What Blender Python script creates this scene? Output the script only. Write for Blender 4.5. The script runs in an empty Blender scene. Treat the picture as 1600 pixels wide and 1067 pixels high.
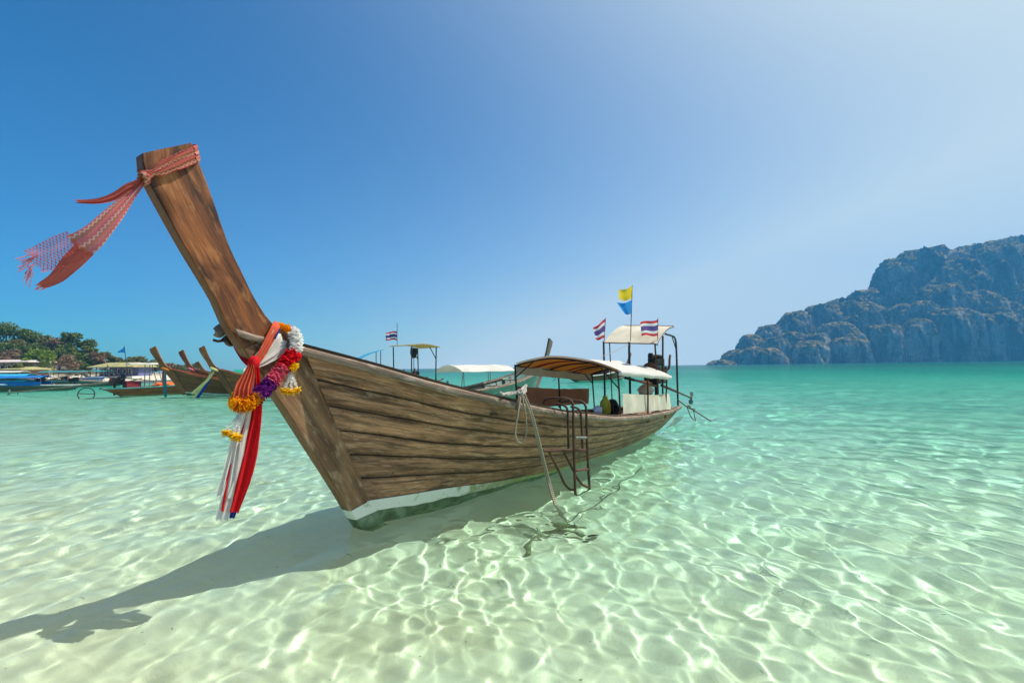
import bpy, bmesh, math, random
import numpy as np
from mathutils import Vector, Matrix, noise

random.seed(7)
RNG = np.random.default_rng(11)
sc = bpy.context.scene
COL = sc.collection
R = math.radians

# ------------------------------------------------------------------ camera
F_PX, CX, CY, CAM_H = 755.0, 800.0, 533.5, 1.6       # focal length in photo pixels, eye height in metres
PITCH, ROLL = math.atan(39.8 / 755.0), R(.8)
c_f = Vector((0, math.cos(PITCH), math.sin(PITCH)))
c_r0 = Vector((1, 0, 0)); c_u0 = c_r0.cross(c_f)
c_r = math.cos(ROLL) * c_r0 - math.sin(ROLL) * c_u0
c_u = math.sin(ROLL) * c_r0 + math.cos(ROLL) * c_u0
cd = bpy.data.cameras.new('camera'); cam = bpy.data.objects.new('camera', cd); COL.objects.link(cam)
cd.sensor_width = 36; cd.lens = 36 * F_PX / 1600; cd.clip_start = .05; cd.clip_end = 12000
m3 = Matrix((c_r, c_u, -c_f)).transposed()
cam.matrix_world = Matrix.Translation((0, 0, CAM_H)) @ m3.to_4x4()
sc.camera = cam
EYE = Vector((0, 0, CAM_H))

# ------------------------------------------------------------------ sky, sun, exposure
SUN_AZ, SUN_EL = R(69), R(58)
w = bpy.data.worlds.new('World'); sc.world = w; w.use_nodes = True
wn = w.node_tree; wl = wn.links
sky = wn.nodes.new('ShaderNodeTexSky'); sky.sky_type = 'NISHITA'; sky.sun_disc = False
sky.sun_elevation = SUN_EL; sky.sun_rotation = SUN_AZ
sky.air_density = 1.0; sky.dust_density = .6; sky.ozone_density = 2.0; sky.altitude = 0
hs = wn.nodes.new('ShaderNodeHueSaturation'); hs.inputs['Saturation'].default_value = 1.7; hs.inputs['Hue'].default_value = .492; hs.inputs['Value'].default_value = .72
wl.new(sky.outputs[0], hs.inputs['Color'])
# summer haze of the real sky: a pale band low down and a broad pale aureole round the sun, over the whole dome
tc = wn.nodes.new('ShaderNodeTexCoord'); nrm = wn.nodes.new('ShaderNodeVectorMath'); nrm.operation = 'NORMALIZE'; wl.new(tc.outputs['Generated'], nrm.inputs[0])
def wmath(op, a, b):
    x = wn.nodes.new('ShaderNodeMath'); x.operation = op; x.use_clamp = False
    for i, v in enumerate((a, b)):
        if isinstance(v, (int, float)): x.inputs[i].default_value = v
        else: wl.new(v, x.inputs[i])
    return x.outputs[0]
dt = wn.nodes.new('ShaderNodeVectorMath'); dt.operation = 'DOT_PRODUCT'; wl.new(nrm.outputs[0], dt.inputs[0])
dt.inputs[1].default_value = (math.sin(SUN_AZ) * math.cos(SUN_EL), math.cos(SUN_AZ) * math.cos(SUN_EL), math.sin(SUN_EL))
sx = wn.nodes.new('ShaderNodeSeparateXYZ'); wl.new(nrm.outputs[0], sx.inputs[0])
elev = wmath('MAXIMUM', sx.outputs[2], 0.0)
low = wmath('MULTIPLY', wmath('EXPONENT', wmath('MULTIPLY', elev, -8.0), 0.0), 1.0)
half = wmath('MULTIPLY', wmath('ADD', dt.outputs['Value'], 1.0), .5)            # 0 opposite the sun, 1 at the sun
aur = wmath('MINIMUM', wmath('ADD', wmath('POWER', wmath('MULTIPLY', half, 1 / .938), 10.5), wmath('MULTIPLY', low, wmath('MULTIPLY', wmath('POWER', wmath('MULTIPLY', half, 1 / .69), 4.6), 2.5))), 1.0)
def wmix(f, a, c):
    x = wn.nodes.new('ShaderNodeMix'); x.data_type = 'RGBA'; wl.new(f, x.inputs[0]); wl.new(a, x.inputs[6]); x.inputs[7].default_value = (*c, 1); return x.outputs[2]
tn = wn.nodes.new('ShaderNodeMix'); tn.data_type = 'RGBA'; tn.blend_type = 'MULTIPLY'; tn.inputs[0].default_value = 1
wl.new(hs.outputs[0], tn.inputs[6]); tn.inputs[7].default_value = (.12, .80, 1, 1)
skc = wmix(aur, tn.outputs[2], (4.4, 5.15, 5.45))
wl.new(skc, wn.nodes['Background'].inputs[0]); wn.nodes['Background'].inputs[1].default_value = .12
sl = bpy.data.lights.new('sun', 'SUN'); sl.energy = 4.8; sl.angle = R(.5); sl.color = (1, .95, .86)
sl.cycles.is_caustics_light = True
sun = bpy.data.objects.new('sun', sl); COL.objects.link(sun)
SUN_D = Vector((math.sin(SUN_AZ) * math.cos(SUN_EL), math.cos(SUN_AZ) * math.cos(SUN_EL), math.sin(SUN_EL)))
sun.rotation_euler = SUN_D.to_track_quat('Z', 'Y').to_euler()
sun.location = (60, 40, 80)
sc.view_settings.view_transform = 'Standard'; sc.view_settings.look = 'None'
sc.view_settings.exposure = 0.31; sc.view_settings.gamma = 1; sc.view_settings.use_curve_mapping = False
sc.cycles.use_denoising = True
sc.cycles.volume_bounces = 1

# ------------------------------------------------------------------ helpers
def ray(x, y): return c_f + (x - CX) / F_PX * c_r - (y - CY) / F_PX * c_u
def at_z(x, y, z=0.0): d = ray(x, y); return EYE + d * ((z - CAM_H) / d.z)
def under(x, y, z):
    """point at depth z (negative) that is seen at px, py through the flat water surface"""
    s = at_z(x, y, 0.0); d = (s - EYE).normalized(); h = Vector((d.x, d.y, 0)) / 1.333; k = Vector((h.x, h.y, -math.sqrt(max(1 - h.length_squared, 0)))); return s + k * (z / k.z)
def at_y(x, y, Y): d = ray(x, y); return EYE + d * (Y / d.y)

class MB:
    """collects verts, faces and a per-vertex 'uv' vector; link() makes ONE mesh object"""
    def __init__(s): s.v = []; s.f = []; s.t = []
    def add(s, vs, fs, ts=None):
        b = len(s.v); s.v += [Vector(p) for p in vs]
        s.f += [tuple(b + i for i in q) for q in fs]
        s.t += ([tuple(t) for t in ts] if ts else [(p[0], p[1], p[2]) for p in s.v[b:]])
        return s
    def box(s, c, size, rot=None):
        c = Vector(c); h = Vector(size) / 2; vs = []
        for z in (-1, 1):
            for x, y in ((-1, -1), (1, -1), (1, 1), (-1, 1)):
                p = Vector((x * h.x, y * h.y, z * h.z)); vs.append(c + (rot @ p if rot else p))
        return s.add(vs, [(3, 2, 1, 0), (4, 5, 6, 7), (0, 1, 5, 4), (1, 2, 6, 5), (2, 3, 7, 6), (3, 0, 4, 7)])
    def tube(s, pts, r, n=8, flat=1.0, up=None):
        P = [Vector(p) for p in pts]; N = len(P); vs = []; ts = []; fs = []
        if isinstance(r, (list, tuple)): r = list(np.interp(np.linspace(0, 1, N), np.linspace(0, 1, len(r)), r))
        prev = None; L = 0
        for i in range(N):
            d = (P[min(i + 1, N - 1)] - P[max(i - 1, 0)]).normalized()
            if prev is None:
                a = Vector(up) if up else (Vector((0, 0, 1)) if abs(d.z) < .9 else Vector((1, 0, 0)))
            else: a = prev
            a = (a - d * a.dot(d)).normalized(); prev = a; b = d.cross(a)
            rr = r[i] if isinstance(r, (list, tuple)) else r
            if i: L += (P[i] - P[i - 1]).length
            for k in range(n):
                an = 2 * math.pi * k / n
                vs.append(P[i] + a * (math.cos(an) * rr * flat) + b * (math.sin(an) * rr)); ts.append((L, k / n * 6.28 * rr, 0))
        for i in range(N - 1):
            for k in range(n):
                k2 = (k + 1) % n
                fs.append((i * n + k, i * n + k2, (i + 1) * n + k2, (i + 1) * n + k))
        fs.append(tuple(range(n))[::-1]); fs.append(tuple((N - 1) * n + k for k in range(n)))
        return s.add(vs, fs, ts)
    def grid(s, G, T=None, flip=False):
        n, m = len(G), len(G[0]); fs = []
        for i in range(n - 1):
            for j in range(m - 1):
                q = (i * m + j, i * m + j + 1, (i + 1) * m + j + 1, (i + 1) * m + j)
                fs.append(q[::-1] if flip else q)
        return s.add([p for r_ in G for p in r_], fs, [t for r_ in T for t in r_] if T else None)
    def lathe(s, c, prof, n=16, axis=None, flat=1.0):
        ax = (Vector(axis) if axis else Vector((0, 0, 1))).normalized()
        a = Vector((1, 0, 0)) if abs(ax.x) < .9 else Vector((0, 1, 0)); a = (a - ax * a.dot(ax)).normalized(); b = ax.cross(a)
        vs = []; fs = []
        for r_, h in prof:
            for k in range(n):
                t = 2 * math.pi * k / n
                vs.append(Vector(c) + ax * h + (a * math.cos(t) + b * math.sin(t) * flat) * r_)
        for i in range(len(prof) - 1):
            for k in range(n):
                k2 = (k + 1) % n; fs.append((i * n + k, i * n + k2, (i + 1) * n + k2, (i + 1) * n + k))
        fs.append(tuple(range(n))[::-1]); fs.append(tuple((len(prof) - 1) * n + k for k in range(n)))
        return s.add(vs, fs)
    def slab(s, G, th, T=None):
        """closed thin sheet from a grid of points: G on one side, offset by th along the local normal on the other"""
        n, m = len(G), len(G[0]); H = []
        for i in range(n):
            row = []
            for j in range(m):
                du = G[min(i + 1, n - 1)][j] - G[max(i - 1, 0)][j]; dv = G[i][min(j + 1, m - 1)] - G[i][max(j - 1, 0)]
                nn = du.cross(dv); nn = nn.normalized() if nn.length > 1e-9 else Vector((0, 0, 1))
                row.append(G[i][j] - nn * th)
            H.append(row)
        b = n * m; fs = []
        for i in range(n - 1):
            for j in range(m - 1):
                q = (i * m + j, (i + 1) * m + j, (i + 1) * m + j + 1, i * m + j + 1)
                fs.append(q); fs.append(tuple(b + k for k in q[::-1]))
        rim = [j for j in range(m)] + [i * m + m - 1 for i in range(1, n)] + [(n - 1) * m + j for j in range(m - 2, -1, -1)] + [i * m for i in range(n - 2, 0, -1)]
        for k in range(len(rim)):
            p, q = rim[k], rim[(k + 1) % len(rim)]; fs.append((p, q, b + q, b + p))
        tt = [t for r_ in T for t in r_] if T else [tuple(p) for r_ in G for p in r_]
        return s.add([p for r_ in G for p in r_] + [p for r_ in H for p in r_], fs, tt + tt)

MATS = {}
def link(name, mb, mat, parent=None, local=False, smooth=True, fix=True):
    me = bpy.data.meshes.new(name)
    vs = mb.v
    if parent is not None and not local:
        mi = parent.matrix_basis.inverted()
        if parent.parent: mi = (parent.parent.matrix_basis @ parent.matrix_basis).inverted()
        vs = [mi @ p for p in vs]
    me.from_pydata([tuple(p) for p in vs], [], mb.f)
    at = me.attributes.new('grain', 'FLOAT_VECTOR', 'POINT'); at.data.foreach_set('vector', np.array(mb.t, 'f').ravel())
    if fix:
        bm = bmesh.new(); bm.from_mesh(me); bmesh.ops.recalc_face_normals(bm, faces=bm.faces); bm.to_mesh(me); bm.free()
    if smooth == True:
        me.shade_smooth()
        me.set_sharp_from_angle(angle=R(38))
    me.materials.append(mat if not isinstance(mat, str) else MATS[mat])
    o = bpy.data.objects.new(name, me); COL.objects.link(o)
    if parent is not None: o.parent = parent
    return o

def thing(name, label, cat, loc=(0, 0, 0), rz=0.0, group=None):
    o = bpy.data.objects.new(name, None); COL.objects.link(o); o.empty_display_size = .2
    o.matrix_basis = Matrix.Translation(loc) @ Matrix.Rotation(rz, 4, 'Z')
    o['label'] = label; o['category'] = cat
    if group: o['group'] = group
    return o

def catmull(pts, n):
    """n points along a smooth curve through pts (any dimension), even in arc length"""
    P = np.array([tuple(p) for p in pts], float); D = np.concatenate([[0], np.cumsum(np.linalg.norm(np.diff(P, axis=0), axis=1))])
    q = np.vstack([2 * P[0] - P[1], P, 2 * P[-1] - P[-2]]); out = []
    for s in np.linspace(0, D[-1], n):
        i = min(max(np.searchsorted(D, s, 'right') - 1, 0), len(P) - 2); t = (s - D[i]) / max(D[i + 1] - D[i], 1e-9)
        a, b, c, d = q[i], q[i + 1], q[i + 2], q[i + 3]
        h1 = (c - a) / 2; h2 = (d - b) / 2
        # keep tangents sane on uneven spacing
        L = np.linalg.norm(c - b)
        for h in (h1, h2):
            hl = np.linalg.norm(h)
            if hl > L * 1.2: h *= L * 1.2 / hl
        out.append((2 * t**3 - 3 * t * t + 1) * b + (t**3 - 2 * t * t + t) * h1 + (-2 * t**3 + 3 * t * t) * c + (t**3 - t * t) * h2)
    return [Vector(o) for o in out]

# ------------------------------------------------------------------ materials
class NT:
    def __init__(s, name):
        s.m = bpy.data.materials.new(name); s.m.use_nodes = True; s.t = s.m.node_tree; MATS[name] = s.m
        s.b = s.t.nodes['Principled BSDF']; s.o = s.t.nodes['Material Output']
    def n(s, typ, **kw):
        x = s.t.nodes.new(typ)
        for k, v in kw.items(): setattr(x, k, v)
        return x
    def l(s, a, b): s.t.links.new(a, b)
    def attr(s, name='grain'): return s.n('ShaderNodeAttribute', attribute_name=name).outputs['Vector']
    def objc(s): return s.n('ShaderNodeTexCoord').outputs['Object']
    def geo(s): return s.n('ShaderNodeNewGeometry')
    def mapv(s, vec, sc_=(1, 1, 1), loc=(0, 0, 0)):
        m = s.n('ShaderNodeMapping'); s.l(vec, m.inputs[0]); m.inputs['Scale'].default_value = sc_; m.inputs['Location'].default_value = loc; return m.outputs[0]
    def noise(s, vec, scale, detail=5, rough=.55, dist=0.0):
        x = s.n('ShaderNodeTexNoise'); s.l(vec, x.inputs['Vector']); x.inputs['Scale'].default_value = scale
        x.inputs['Detail'].default_value = detail; x.inputs['Roughness'].default_value = rough; x.inputs['Distortion'].default_value = dist
        return x.outputs['Fac']
    def ramp(s, fac, stops, interp='LINEAR'):
        x = s.n('ShaderNodeValToRGB'); s.l(fac, x.inputs[0]); x.color_ramp.interpolation = interp; e = x.color_ramp.elements
        while len(e) < len(stops): e.new(.5)
        for i, (p, c) in enumerate(stops):
            e[i].position = p; e[i].color = (c, c, c, 1) if isinstance(c, (int, float)) else (*c, 1)
        return x.outputs['Color']
    def mix(s, fac, a, b, mode='MIX'):
        x = s.n('ShaderNodeMix', data_type='RGBA', blend_type=mode)
        for v, i in ((fac, 0), (a, 6), (b, 7)):
            if hasattr(v, 'is_linked') or hasattr(v, 'links'): s.l(v, x.inputs[i])
            elif i == 0: x.inputs[0].default_value = v
            else: x.inputs[i].default_value = (*v, 1)
        return x.outputs[2]
    def math(s, op, a, b=None, c=None):
        x = s.n('ShaderNodeMath', operation=op)
        for i, v in enumerate((a, b, c)):
            if v is None: continue
            if isinstance(v, (int, float)): x.inputs[i].default_value = v
            else: s.l(v, x.inputs[i])
        return x.outputs[0]
    def sep(s, vec): x = s.n('ShaderNodeSeparateXYZ'); s.l(vec, x.inputs[0]); return x.outputs
    def rnd(s): return s.n('ShaderNodeObjectInfo').outputs['Random']
    def bump(s, h, strength=.4, dist=.01):
        x = s.n('ShaderNodeBump'); x.inputs['Strength'].default_value = strength; x.inputs['Distance'].default_value = dist
        s.l(h, x.inputs['Height']); s.l(x.outputs[0], s.b.inputs['Normal'])
    def col(s, c):
        if hasattr(c, 'links'): s.l(c, s.b.inputs['Base Color'])
        else: s.b.inputs['Base Color'].default_value = (*c, 1)
    def set(s, **kw):
        for k, v in kw.items(): s.b.inputs[k.replace('_', ' ')].default_value = v
        return s

def wood(name, c1, c2, dark, stain=.55, rough=.75, bump=.5, wear=None, crack=.5, tint=.18, coarse=1.0, tar=0.0, worn=.75):
    m = NT(name); uv = m.attr(); rnd = m.rnd()
    off = m.n('ShaderNodeVectorMath', operation='ADD'); comb = m.n('ShaderNodeCombineXYZ')
    m.l(m.math('MULTIPLY', rnd, 37.0), comb.inputs[0]); m.l(m.math('MULTIPLY', rnd, 11.0), comb.inputs[1])
    m.l(uv, off.inputs[0]); m.l(comb.outputs[0], off.inputs[1]); v = off.outputs[0]
    grain = m.noise(m.mapv(v, (1.6 * coarse, 24 * coarse, 12)), 1.0, 9, .68, .5)
    c = m.ramp(grain, [(.28, c2), (.72, c1)])
    fine_g = m.noise(m.mapv(v, (3.5, 130, 40)), 1.0, 4, .7, .2)
    c = m.mix(m.ramp(fine_g, [(.36, .55), (.56, 0)]), c, dark)
    big = m.noise(m.mapv(v, (1.1, 4.5, 2)), 1.3, 6, .6, .8)
    c = m.mix(m.ramp(big, [(.38, 0), (.64, stain)]), c, dark)
    if wear:
        wn_ = m.noise(m.mapv(v, (2.2, 7, 3)), 2.1, 7, .65, .3)
        c = m.mix(m.ramp(wn_, [(.52, 0), (.70, worn)]), c, wear)
    if tar:     # pitch that has run out of the seams: third component of 'grain' is the place across the plank
        z = m.sep(uv)[2]; e = m.math('ABSOLUTE', m.math('SUBTRACT', z, .5)); nn_ = m.noise(m.mapv(v, (1.3, 2, 1)), 1.6, 6, .7)
        c = m.mix(m.math('MULTIPLY', m.ramp(m.math('ADD', e, m.math('MULTIPLY', m.math('SUBTRACT', nn_, .5), .75)), [(.35, 0), (.53, 1)]), tar), c, dark)
        wide = m.noise(m.mapv(uv, (.8, .9, 0)), 1.0, 5, .65, .6); c = m.mix(m.ramp(wide, [(.47, 0), (.68, .8)]), c, tuple(q * 1.6 for q in dark))
        x_ = m.sep(uv)[0]; fx = m.math('ABSOLUTE', m.math('SUBTRACT', m.math('FRACT', m.math('MULTIPLY', x_, 3.1)), .5))     # nail heads along both edges
        nail = m.math('LESS_THAN', m.math('ADD', m.math('MULTIPLY', m.math('MULTIPLY', fx, fx), 3.0), m.math('MULTIPLY', m.math('ABSOLUTE', m.math('SUBTRACT', e, .36)), .16)), .0042)
        c = m.mix(m.math('MULTIPLY', nail, .8), c, (.03, .018, .012))
    ck = m.noise(m.mapv(v, (.9, 55, 9)), 1.0, 5, .5, 1.2)
    ckm = m.ramp(ck, [(.33, crack), (.39, 0)])
    c = m.mix(ckm, c, (dark[0] * .35, dark[1] * .35, dark[2] * .35))
    speck = m.noise(v, 60, 3, .7); c = m.mix(m.ramp(speck, [(.62, 0), (.75, .35)]), c, dark)
    val = m.n('ShaderNodeHueSaturation'); m.l(c, val.inputs['Color'])
    m.l(m.math('ADD', m.math('MULTIPLY', rnd, tint * 2), 1 - tint), val.inputs['Value'])
    m.col(val.outputs[0]); m.set(Roughness=rough); m.b.inputs['Specular IOR Level'].default_value = .3
    h = m.math('ADD', m.math('SUBTRACT', grain, m.math('MULTIPLY', ckm, .8)), m.math('MULTIPLY', fine_g, .5))
    m.bump(h, bump, .006)
    return m

def plain(name, c, rough=.6, var=.25, spec=.3, scale=6, metal=0.0, dirt=None, trans=None, bump=.15):
    m = NT(name); o = m.objc()
    nz = m.noise(o, scale, 6, .6)
    cc = m.mix(m.ramp(nz, [(.3, 0), (.7, 1)]), tuple(x * (1 - var) for x in c), tuple(min(1, x * (1 + var * .6)) for x in c))
    if dirt: cc = m.mix(m.ramp(m.noise(o, scale * .6, 7, .65, .4), [(.48, 0), (.7, .8)]), cc, dirt)
    m.col(cc); m.set(Roughness=rough, Metallic=metal); m.b.inputs['Specular IOR Level'].default_value = spec
    if bump: m.bump(nz, bump, .004)
    if trans:
        tr = m.n('ShaderNodeBsdfTranslucent'); m.l(m.mix(.5, cc, c), tr.inputs[0])
        mx = m.n('ShaderNodeMixShader'); mx.inputs[0].default_value = trans
        m.l(m.b.outputs[0], mx.inputs[1]); m.l(tr.outputs[0], mx.inputs[2]); m.l(mx.outputs[0], m.o.inputs['Surface'])
    return m

wood('plank_wood', (.72, .365, .19), (.40, .185, .095), (.055, .028, .015), stain=.85, rough=.7, wear=(.80, .56, .37), tint=.16, tar=.85, crack=.35, worn=.45)
wood('stem_wood', (.42, .225, .105), (.20, .092, .042), (.055, .025, .012), stain=.7, rough=.65, wear=(.50, .34, .20), coarse=.6)
wood('prow_wood', (.40, .13, .034), (.20, .058, .016), (.035, .014, .007), stain=.95, rough=.5, wear=(.44, .19, .065), coarse=.5, crack=.7)
wood('rail_wood', (.46, .33, .24), (.26, .17, .115), (.08, .05, .03), stain=.55, rough=.75, wear=(.62, .48, .38))
wood('strake_wood', (.20, .135, .08), (.095, .058, .033), (.03, .02, .012), stain=.6, rough=.8)
wood('inner_wood', (.24, .15, .085), (.12, .07, .04), (.05, .03, .02), stain=.5)
wood('dark_seam', (.07, .045, .03), (.04, .026, .017), (.015, .01, .007), stain=.3, rough=.9)
wood('brown_boat_wood', (.55, .17, .05), (.28, .08, .026), (.05, .018, .008), stain=.6, rough=.45)
wood('amber_boat_wood', (.50, .19, .05), (.32, .11, .03), (.08, .03, .012), stain=.5, rough=.45)
wood('grey_boat_wood', (.30, .23, .17), (.16, .12, .085), (.07, .05, .035), stain=.5)
plain('white_paint', (.78, .78, .72), .6, .2, dirt=(.22, .20, .13), scale=9)
plain('teal_paint', (.05, .30, .28), .5, .25, dirt=(.1, .12, .1))
plain('green_hull', (.16, .30, .25), .6, .3, dirt=(.2, .2, .15))
plain('rust_steel', (.13, .06, .035), .7, .45, metal=.2, dirt=(.045, .03, .025), scale=14)
plain('dark_steel', (.05, .042, .038), .55, .4, metal=.4, dirt=(.12, .07, .045), scale=10)
plain('black_rubber', (.022, .022, .024), .7, .3)
plain('grey_steel', (.30, .28, .26), .5, .3, metal=.5, dirt=(.14, .11, .09), scale=15)
plain('engine_black', (.035, .03, .03), .5, .5, metal=.4, dirt=(.11, .06, .035), scale=16)
plain('engine_rust', (.22, .08, .05), .7, .4, dirt=(.07, .04, .03), scale=16)
plain('cream_canvas', (.80, .72, .56), .85, .12, dirt=(.58, .48, .34), scale=2.5, trans=.22)
plain('white_canvas', (.84, .81, .74), .85, .08, dirt=(.62, .57, .48), scale=2.0, trans=.4)
plain('brown_tarp', (.62, .33, .20), .7, .25, dirt=(.45, .20, .12), scale=2.0, trans=.6)
plain('blue_canvas', (.02, .19, .56), .7, .15, trans=.2)
plain('cyan_canvas', (.05, .46, .68), .7, .15, trans=.2)
plain('green_canvas', (.02, .36, .24), .7, .15, trans=.2)
plain('tan_canvas', (.62, .46, .22), .8, .15, trans=.4)
plain('yellow_cloth', (.90, .62, .02), .8, .12, trans=.4, scale=20)
plain('azure_cloth', (.02, .30, .75), .8, .15, trans=.4, scale=20)
plain('blue_cloth', (.012, .05, .28), .8, .2, trans=.2, scale=20)
plain('purple_cloth', (.12, .02, .24), .8, .2, scale=20)
plain('orange_cloth', (.85, .26, .02), .8, .15, scale=20, trans=.2)
plain('teal_cloth', (.02, .22, .25), .8, .15, scale=20)
plain('pale_yellow_cloth', (.68, .60, .26), .8, .15, scale=20)
plain('pink_cloth', (.75, .22, .26), .8, .15, scale=20)
plain('green_plastic', (.32, .40, .09), .5, .2)
plain('yellow_plastic', (.62, .50, .03), .4, .2)
plain('orange_plastic', (.85, .16, .02), .6, .3)
plain('crimson_plastic', (.32, .03, .04), .6, .3)
plain('blue_plastic', (.02, .10, .42), .4, .2)
plain('weed_brown', (.34, .31, .16), .9, .5, scale=18)
plain('white_plastic', (.8, .8, .8), .5, .1)

def cloth(name, c, shade=.3, trans=.3, fold=90):
    m = NT(name); uv = m.attr()
    st = m.noise(m.mapv(uv, (1.5, fold, 1)), 1.0, 3, .5, .3); wv = m.noise(m.mapv(uv, (240, 900, 1)), 1.0, 2)
    cc = m.mix(m.ramp(st, [(.3, 0), (.7, 1)]), tuple(x * (1 - shade) for x in c), tuple(min(1, x * 1.15) for x in c))
    m.col(cc); m.set(Roughness=.85); m.b.inputs['Specular IOR Level'].default_value = .2; m.bump(m.math('ADD', st, m.math('MULTIPLY', wv, .2)), .5, .004)
    tr = m.n('ShaderNodeBsdfTranslucent'); m.l(cc, tr.inputs[0]); mx = m.n('ShaderNodeMixShader'); mx.inputs[0].default_value = trans
    m.l(m.b.outputs[0], mx.inputs[1]); m.l(tr.outputs[0], mx.inputs[2]); m.l(mx.outputs[0], m.o.inputs['Surface'])
cloth('red_sash', (.80, .015, .02)); cloth('coral_sash', (.84, .15, .07)); cloth('faded_red', (.60, .13, .10), .35); cloth('white_sash', (.80, .73, .66), .2); cloth('navy_sash', (.015, .04, .22))

for nm, c in dict(petal_white=(.97, .94, .87), petal_red=(.74, .012, .025), petal_pink=(1.0, .20, .32), petal_purple=(.22, .02, .28), petal_orange=(1.0, .42, .008), petal_yellow=(1.0, .60, .01)).items():
    m = NT(nm); g = m.geo(); rp = g.outputs['Random Per Island']
    cc = m.mix(rp, tuple(x * .85 for x in c), tuple(min(1, x * 1.2) for x in c)); m.col(cc); m.set(Roughness=.8); m.b.inputs['Specular IOR Level'].default_value = .2
    tr = m.n('ShaderNodeBsdfTranslucent'); m.l(cc, tr.inputs[0]); mx = m.n('ShaderNodeMixShader'); mx.inputs[0].default_value = .45
    m.l(m.b.outputs[0], mx.inputs[1]); m.l(tr.outputs[0], mx.inputs[2]); m.l(mx.outputs[0], m.o.inputs['Surface'])

def rope_mat(name, c):
    m = NT(name); uv = m.attr(); x, y, z = m.sep(uv)[:3]
    tw = m.math('SINE', m.math('ADD', m.math('MULTIPLY', x, 260), m.math('MULTIPLY', y, 180)))
    cc = m.mix(m.ramp(tw, [(.2, 0), (.8, 1)]), tuple(v * .5 for v in c), c); m.col(cc); m.set(Roughness=.9); m.bump(tw, .8, .004)
rope_mat('rope_tan', (.58, .46, .32)); rope_mat('rope_brown', (.28, .17, .10)); rope_mat('rope_pale', (.70, .64, .54))

def flag_mat():   # five stripes red, white, blue (double), white, red along uv.y
    m = NT('tricolour_cloth'); uv = m.attr(); y = m.sep(uv)[1]
    cc = m.ramp(y, [(0, (.68, .03, .05)), (1 / 6, (.82, .78, .76)), (2 / 6, (.10, .06, .26)), (4 / 6, (.82, .78, .76)), (5 / 6, (.68, .03, .05))], 'CONSTANT')
    m.col(cc); m.set(Roughness=.85); tr = m.n('ShaderNodeBsdfTranslucent'); m.l(cc, tr.inputs[0]); mx = m.n('ShaderNodeMixShader'); mx.inputs[0].default_value = .4
    m.l(m.b.outputs[0], mx.inputs[1]); m.l(tr.outputs[0], mx.inputs[2]); m.l(mx.outputs[0], m.o.inputs['Surface'])
flag_mat()

def lining_mat():  # orange and maroon canvas strips under the roof, along uv.x
    m = NT('striped_lining'); uv = m.attr(); x, y, z = m.sep(uv)[:3]
    w_ = m.math('ADD', x, m.math('MULTIPLY', m.noise(uv, 3, 2), .12))
    cc = m.ramp(m.math('FRACT', m.math('MULTIPLY', w_, .82)), [(0, (.88, .54, .16)), (.42, (.50, .10, .06)), (.62, (.90, .58, .20)), (.86, (.72, .36, .14))], 'CONSTANT')
    m.col(cc); m.set(Roughness=.8); tr = m.n('ShaderNodeBsdfTranslucent'); m.l(cc, tr.inputs[0]); mx = m.n('ShaderNodeMixShader'); mx.inputs[0].default_value = .75
    m.l(m.b.outputs[0], mx.inputs[1]); m.l(tr.outputs[0], mx.inputs[2]); m.l(mx.outputs[0], m.o.inputs['Surface'])
lining_mat()

def scarf_mat(name, holes):   # coral weave with pale zigzag lines along uv.x; open weave near the ends
    m = NT(name); uv = m.attr(); x, y, z = m.sep(uv)[:3]
    zig = m.math('MULTIPLY', m.math('PINGPONG', m.math('MULTIPLY', x, 60), 1), .035)
    t = m.math('FRACT', m.math('MULTIPLY', m.math('ADD', y, zig), 6.5))
    cc = m.ramp(t, [(0, (.58, .12, .08)), (.30, (.70, .52, .38)), (.44, (.44, .15, .05)), (.78, (.62, .17, .14))], 'CONSTANT')
    if holes: cc = m.mix(m.noise(m.mapv(uv, (40, 40, 1)), 1.0), (.62, .05, .06), (.78, .22, .16))
    wv = m.noise(m.mapv(uv, (300, 20, 1)), 1.0, 2)
    cc = m.mix(m.math('MULTIPLY', wv, .5), cc, (.5, .05, .05)); m.col(cc); m.set(Roughness=.9)
    tr = m.n('ShaderNodeBsdfTranslucent'); m.l(cc, tr.inputs[0]); mx = m.n('ShaderNodeMixShader'); mx.inputs[0].default_value = .3
    m.l(m.b.outputs[0], mx.inputs[1]); m.l(tr.outputs[0], mx.inputs[2]); sh = mx.outputs[0]
    if not holes:       # thin cotton gauze: light passes between the threads
        tp = m.n('ShaderNodeBsdfTransparent'); m2 = m.n('ShaderNodeMixShader'); m.l(m.math('MULTIPLY', wv, .16), m2.inputs[0]); m.l(sh, m2.inputs[1]); m.l(tp.outputs[0], m2.inputs[2]); sh = m2.outputs[0]
    if holes:
        a = m.math('SINE', m.math('MULTIPLY', m.math('ADD', m.math('MULTIPLY', y, .3), x), 330)); b = m.math('SINE', m.math('MULTIPLY', m.math('SUBTRACT', m.math('MULTIPLY', y, .3), x), 330))
        hol = m.ramp(m.math('MULTIPLY', m.math('ADD', a, 1), m.math('ADD', b, 1)), [(.12, 0), (.25, 1)])
        tp = m.n('ShaderNodeBsdfTransparent'); m2 = m.n('ShaderNodeMixShader'); m.l(m.math('MULTIPLY', hol, .75), m2.inputs[0]); m.l(sh, m2.inputs[1]); m.l(tp.outputs[0], m2.inputs[2]); sh = m2.outputs[0]
    m.l(sh, m.o.inputs['Surface'])
scarf_mat('scarf_weave', False); scarf_mat('scarf_net', True)

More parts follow.
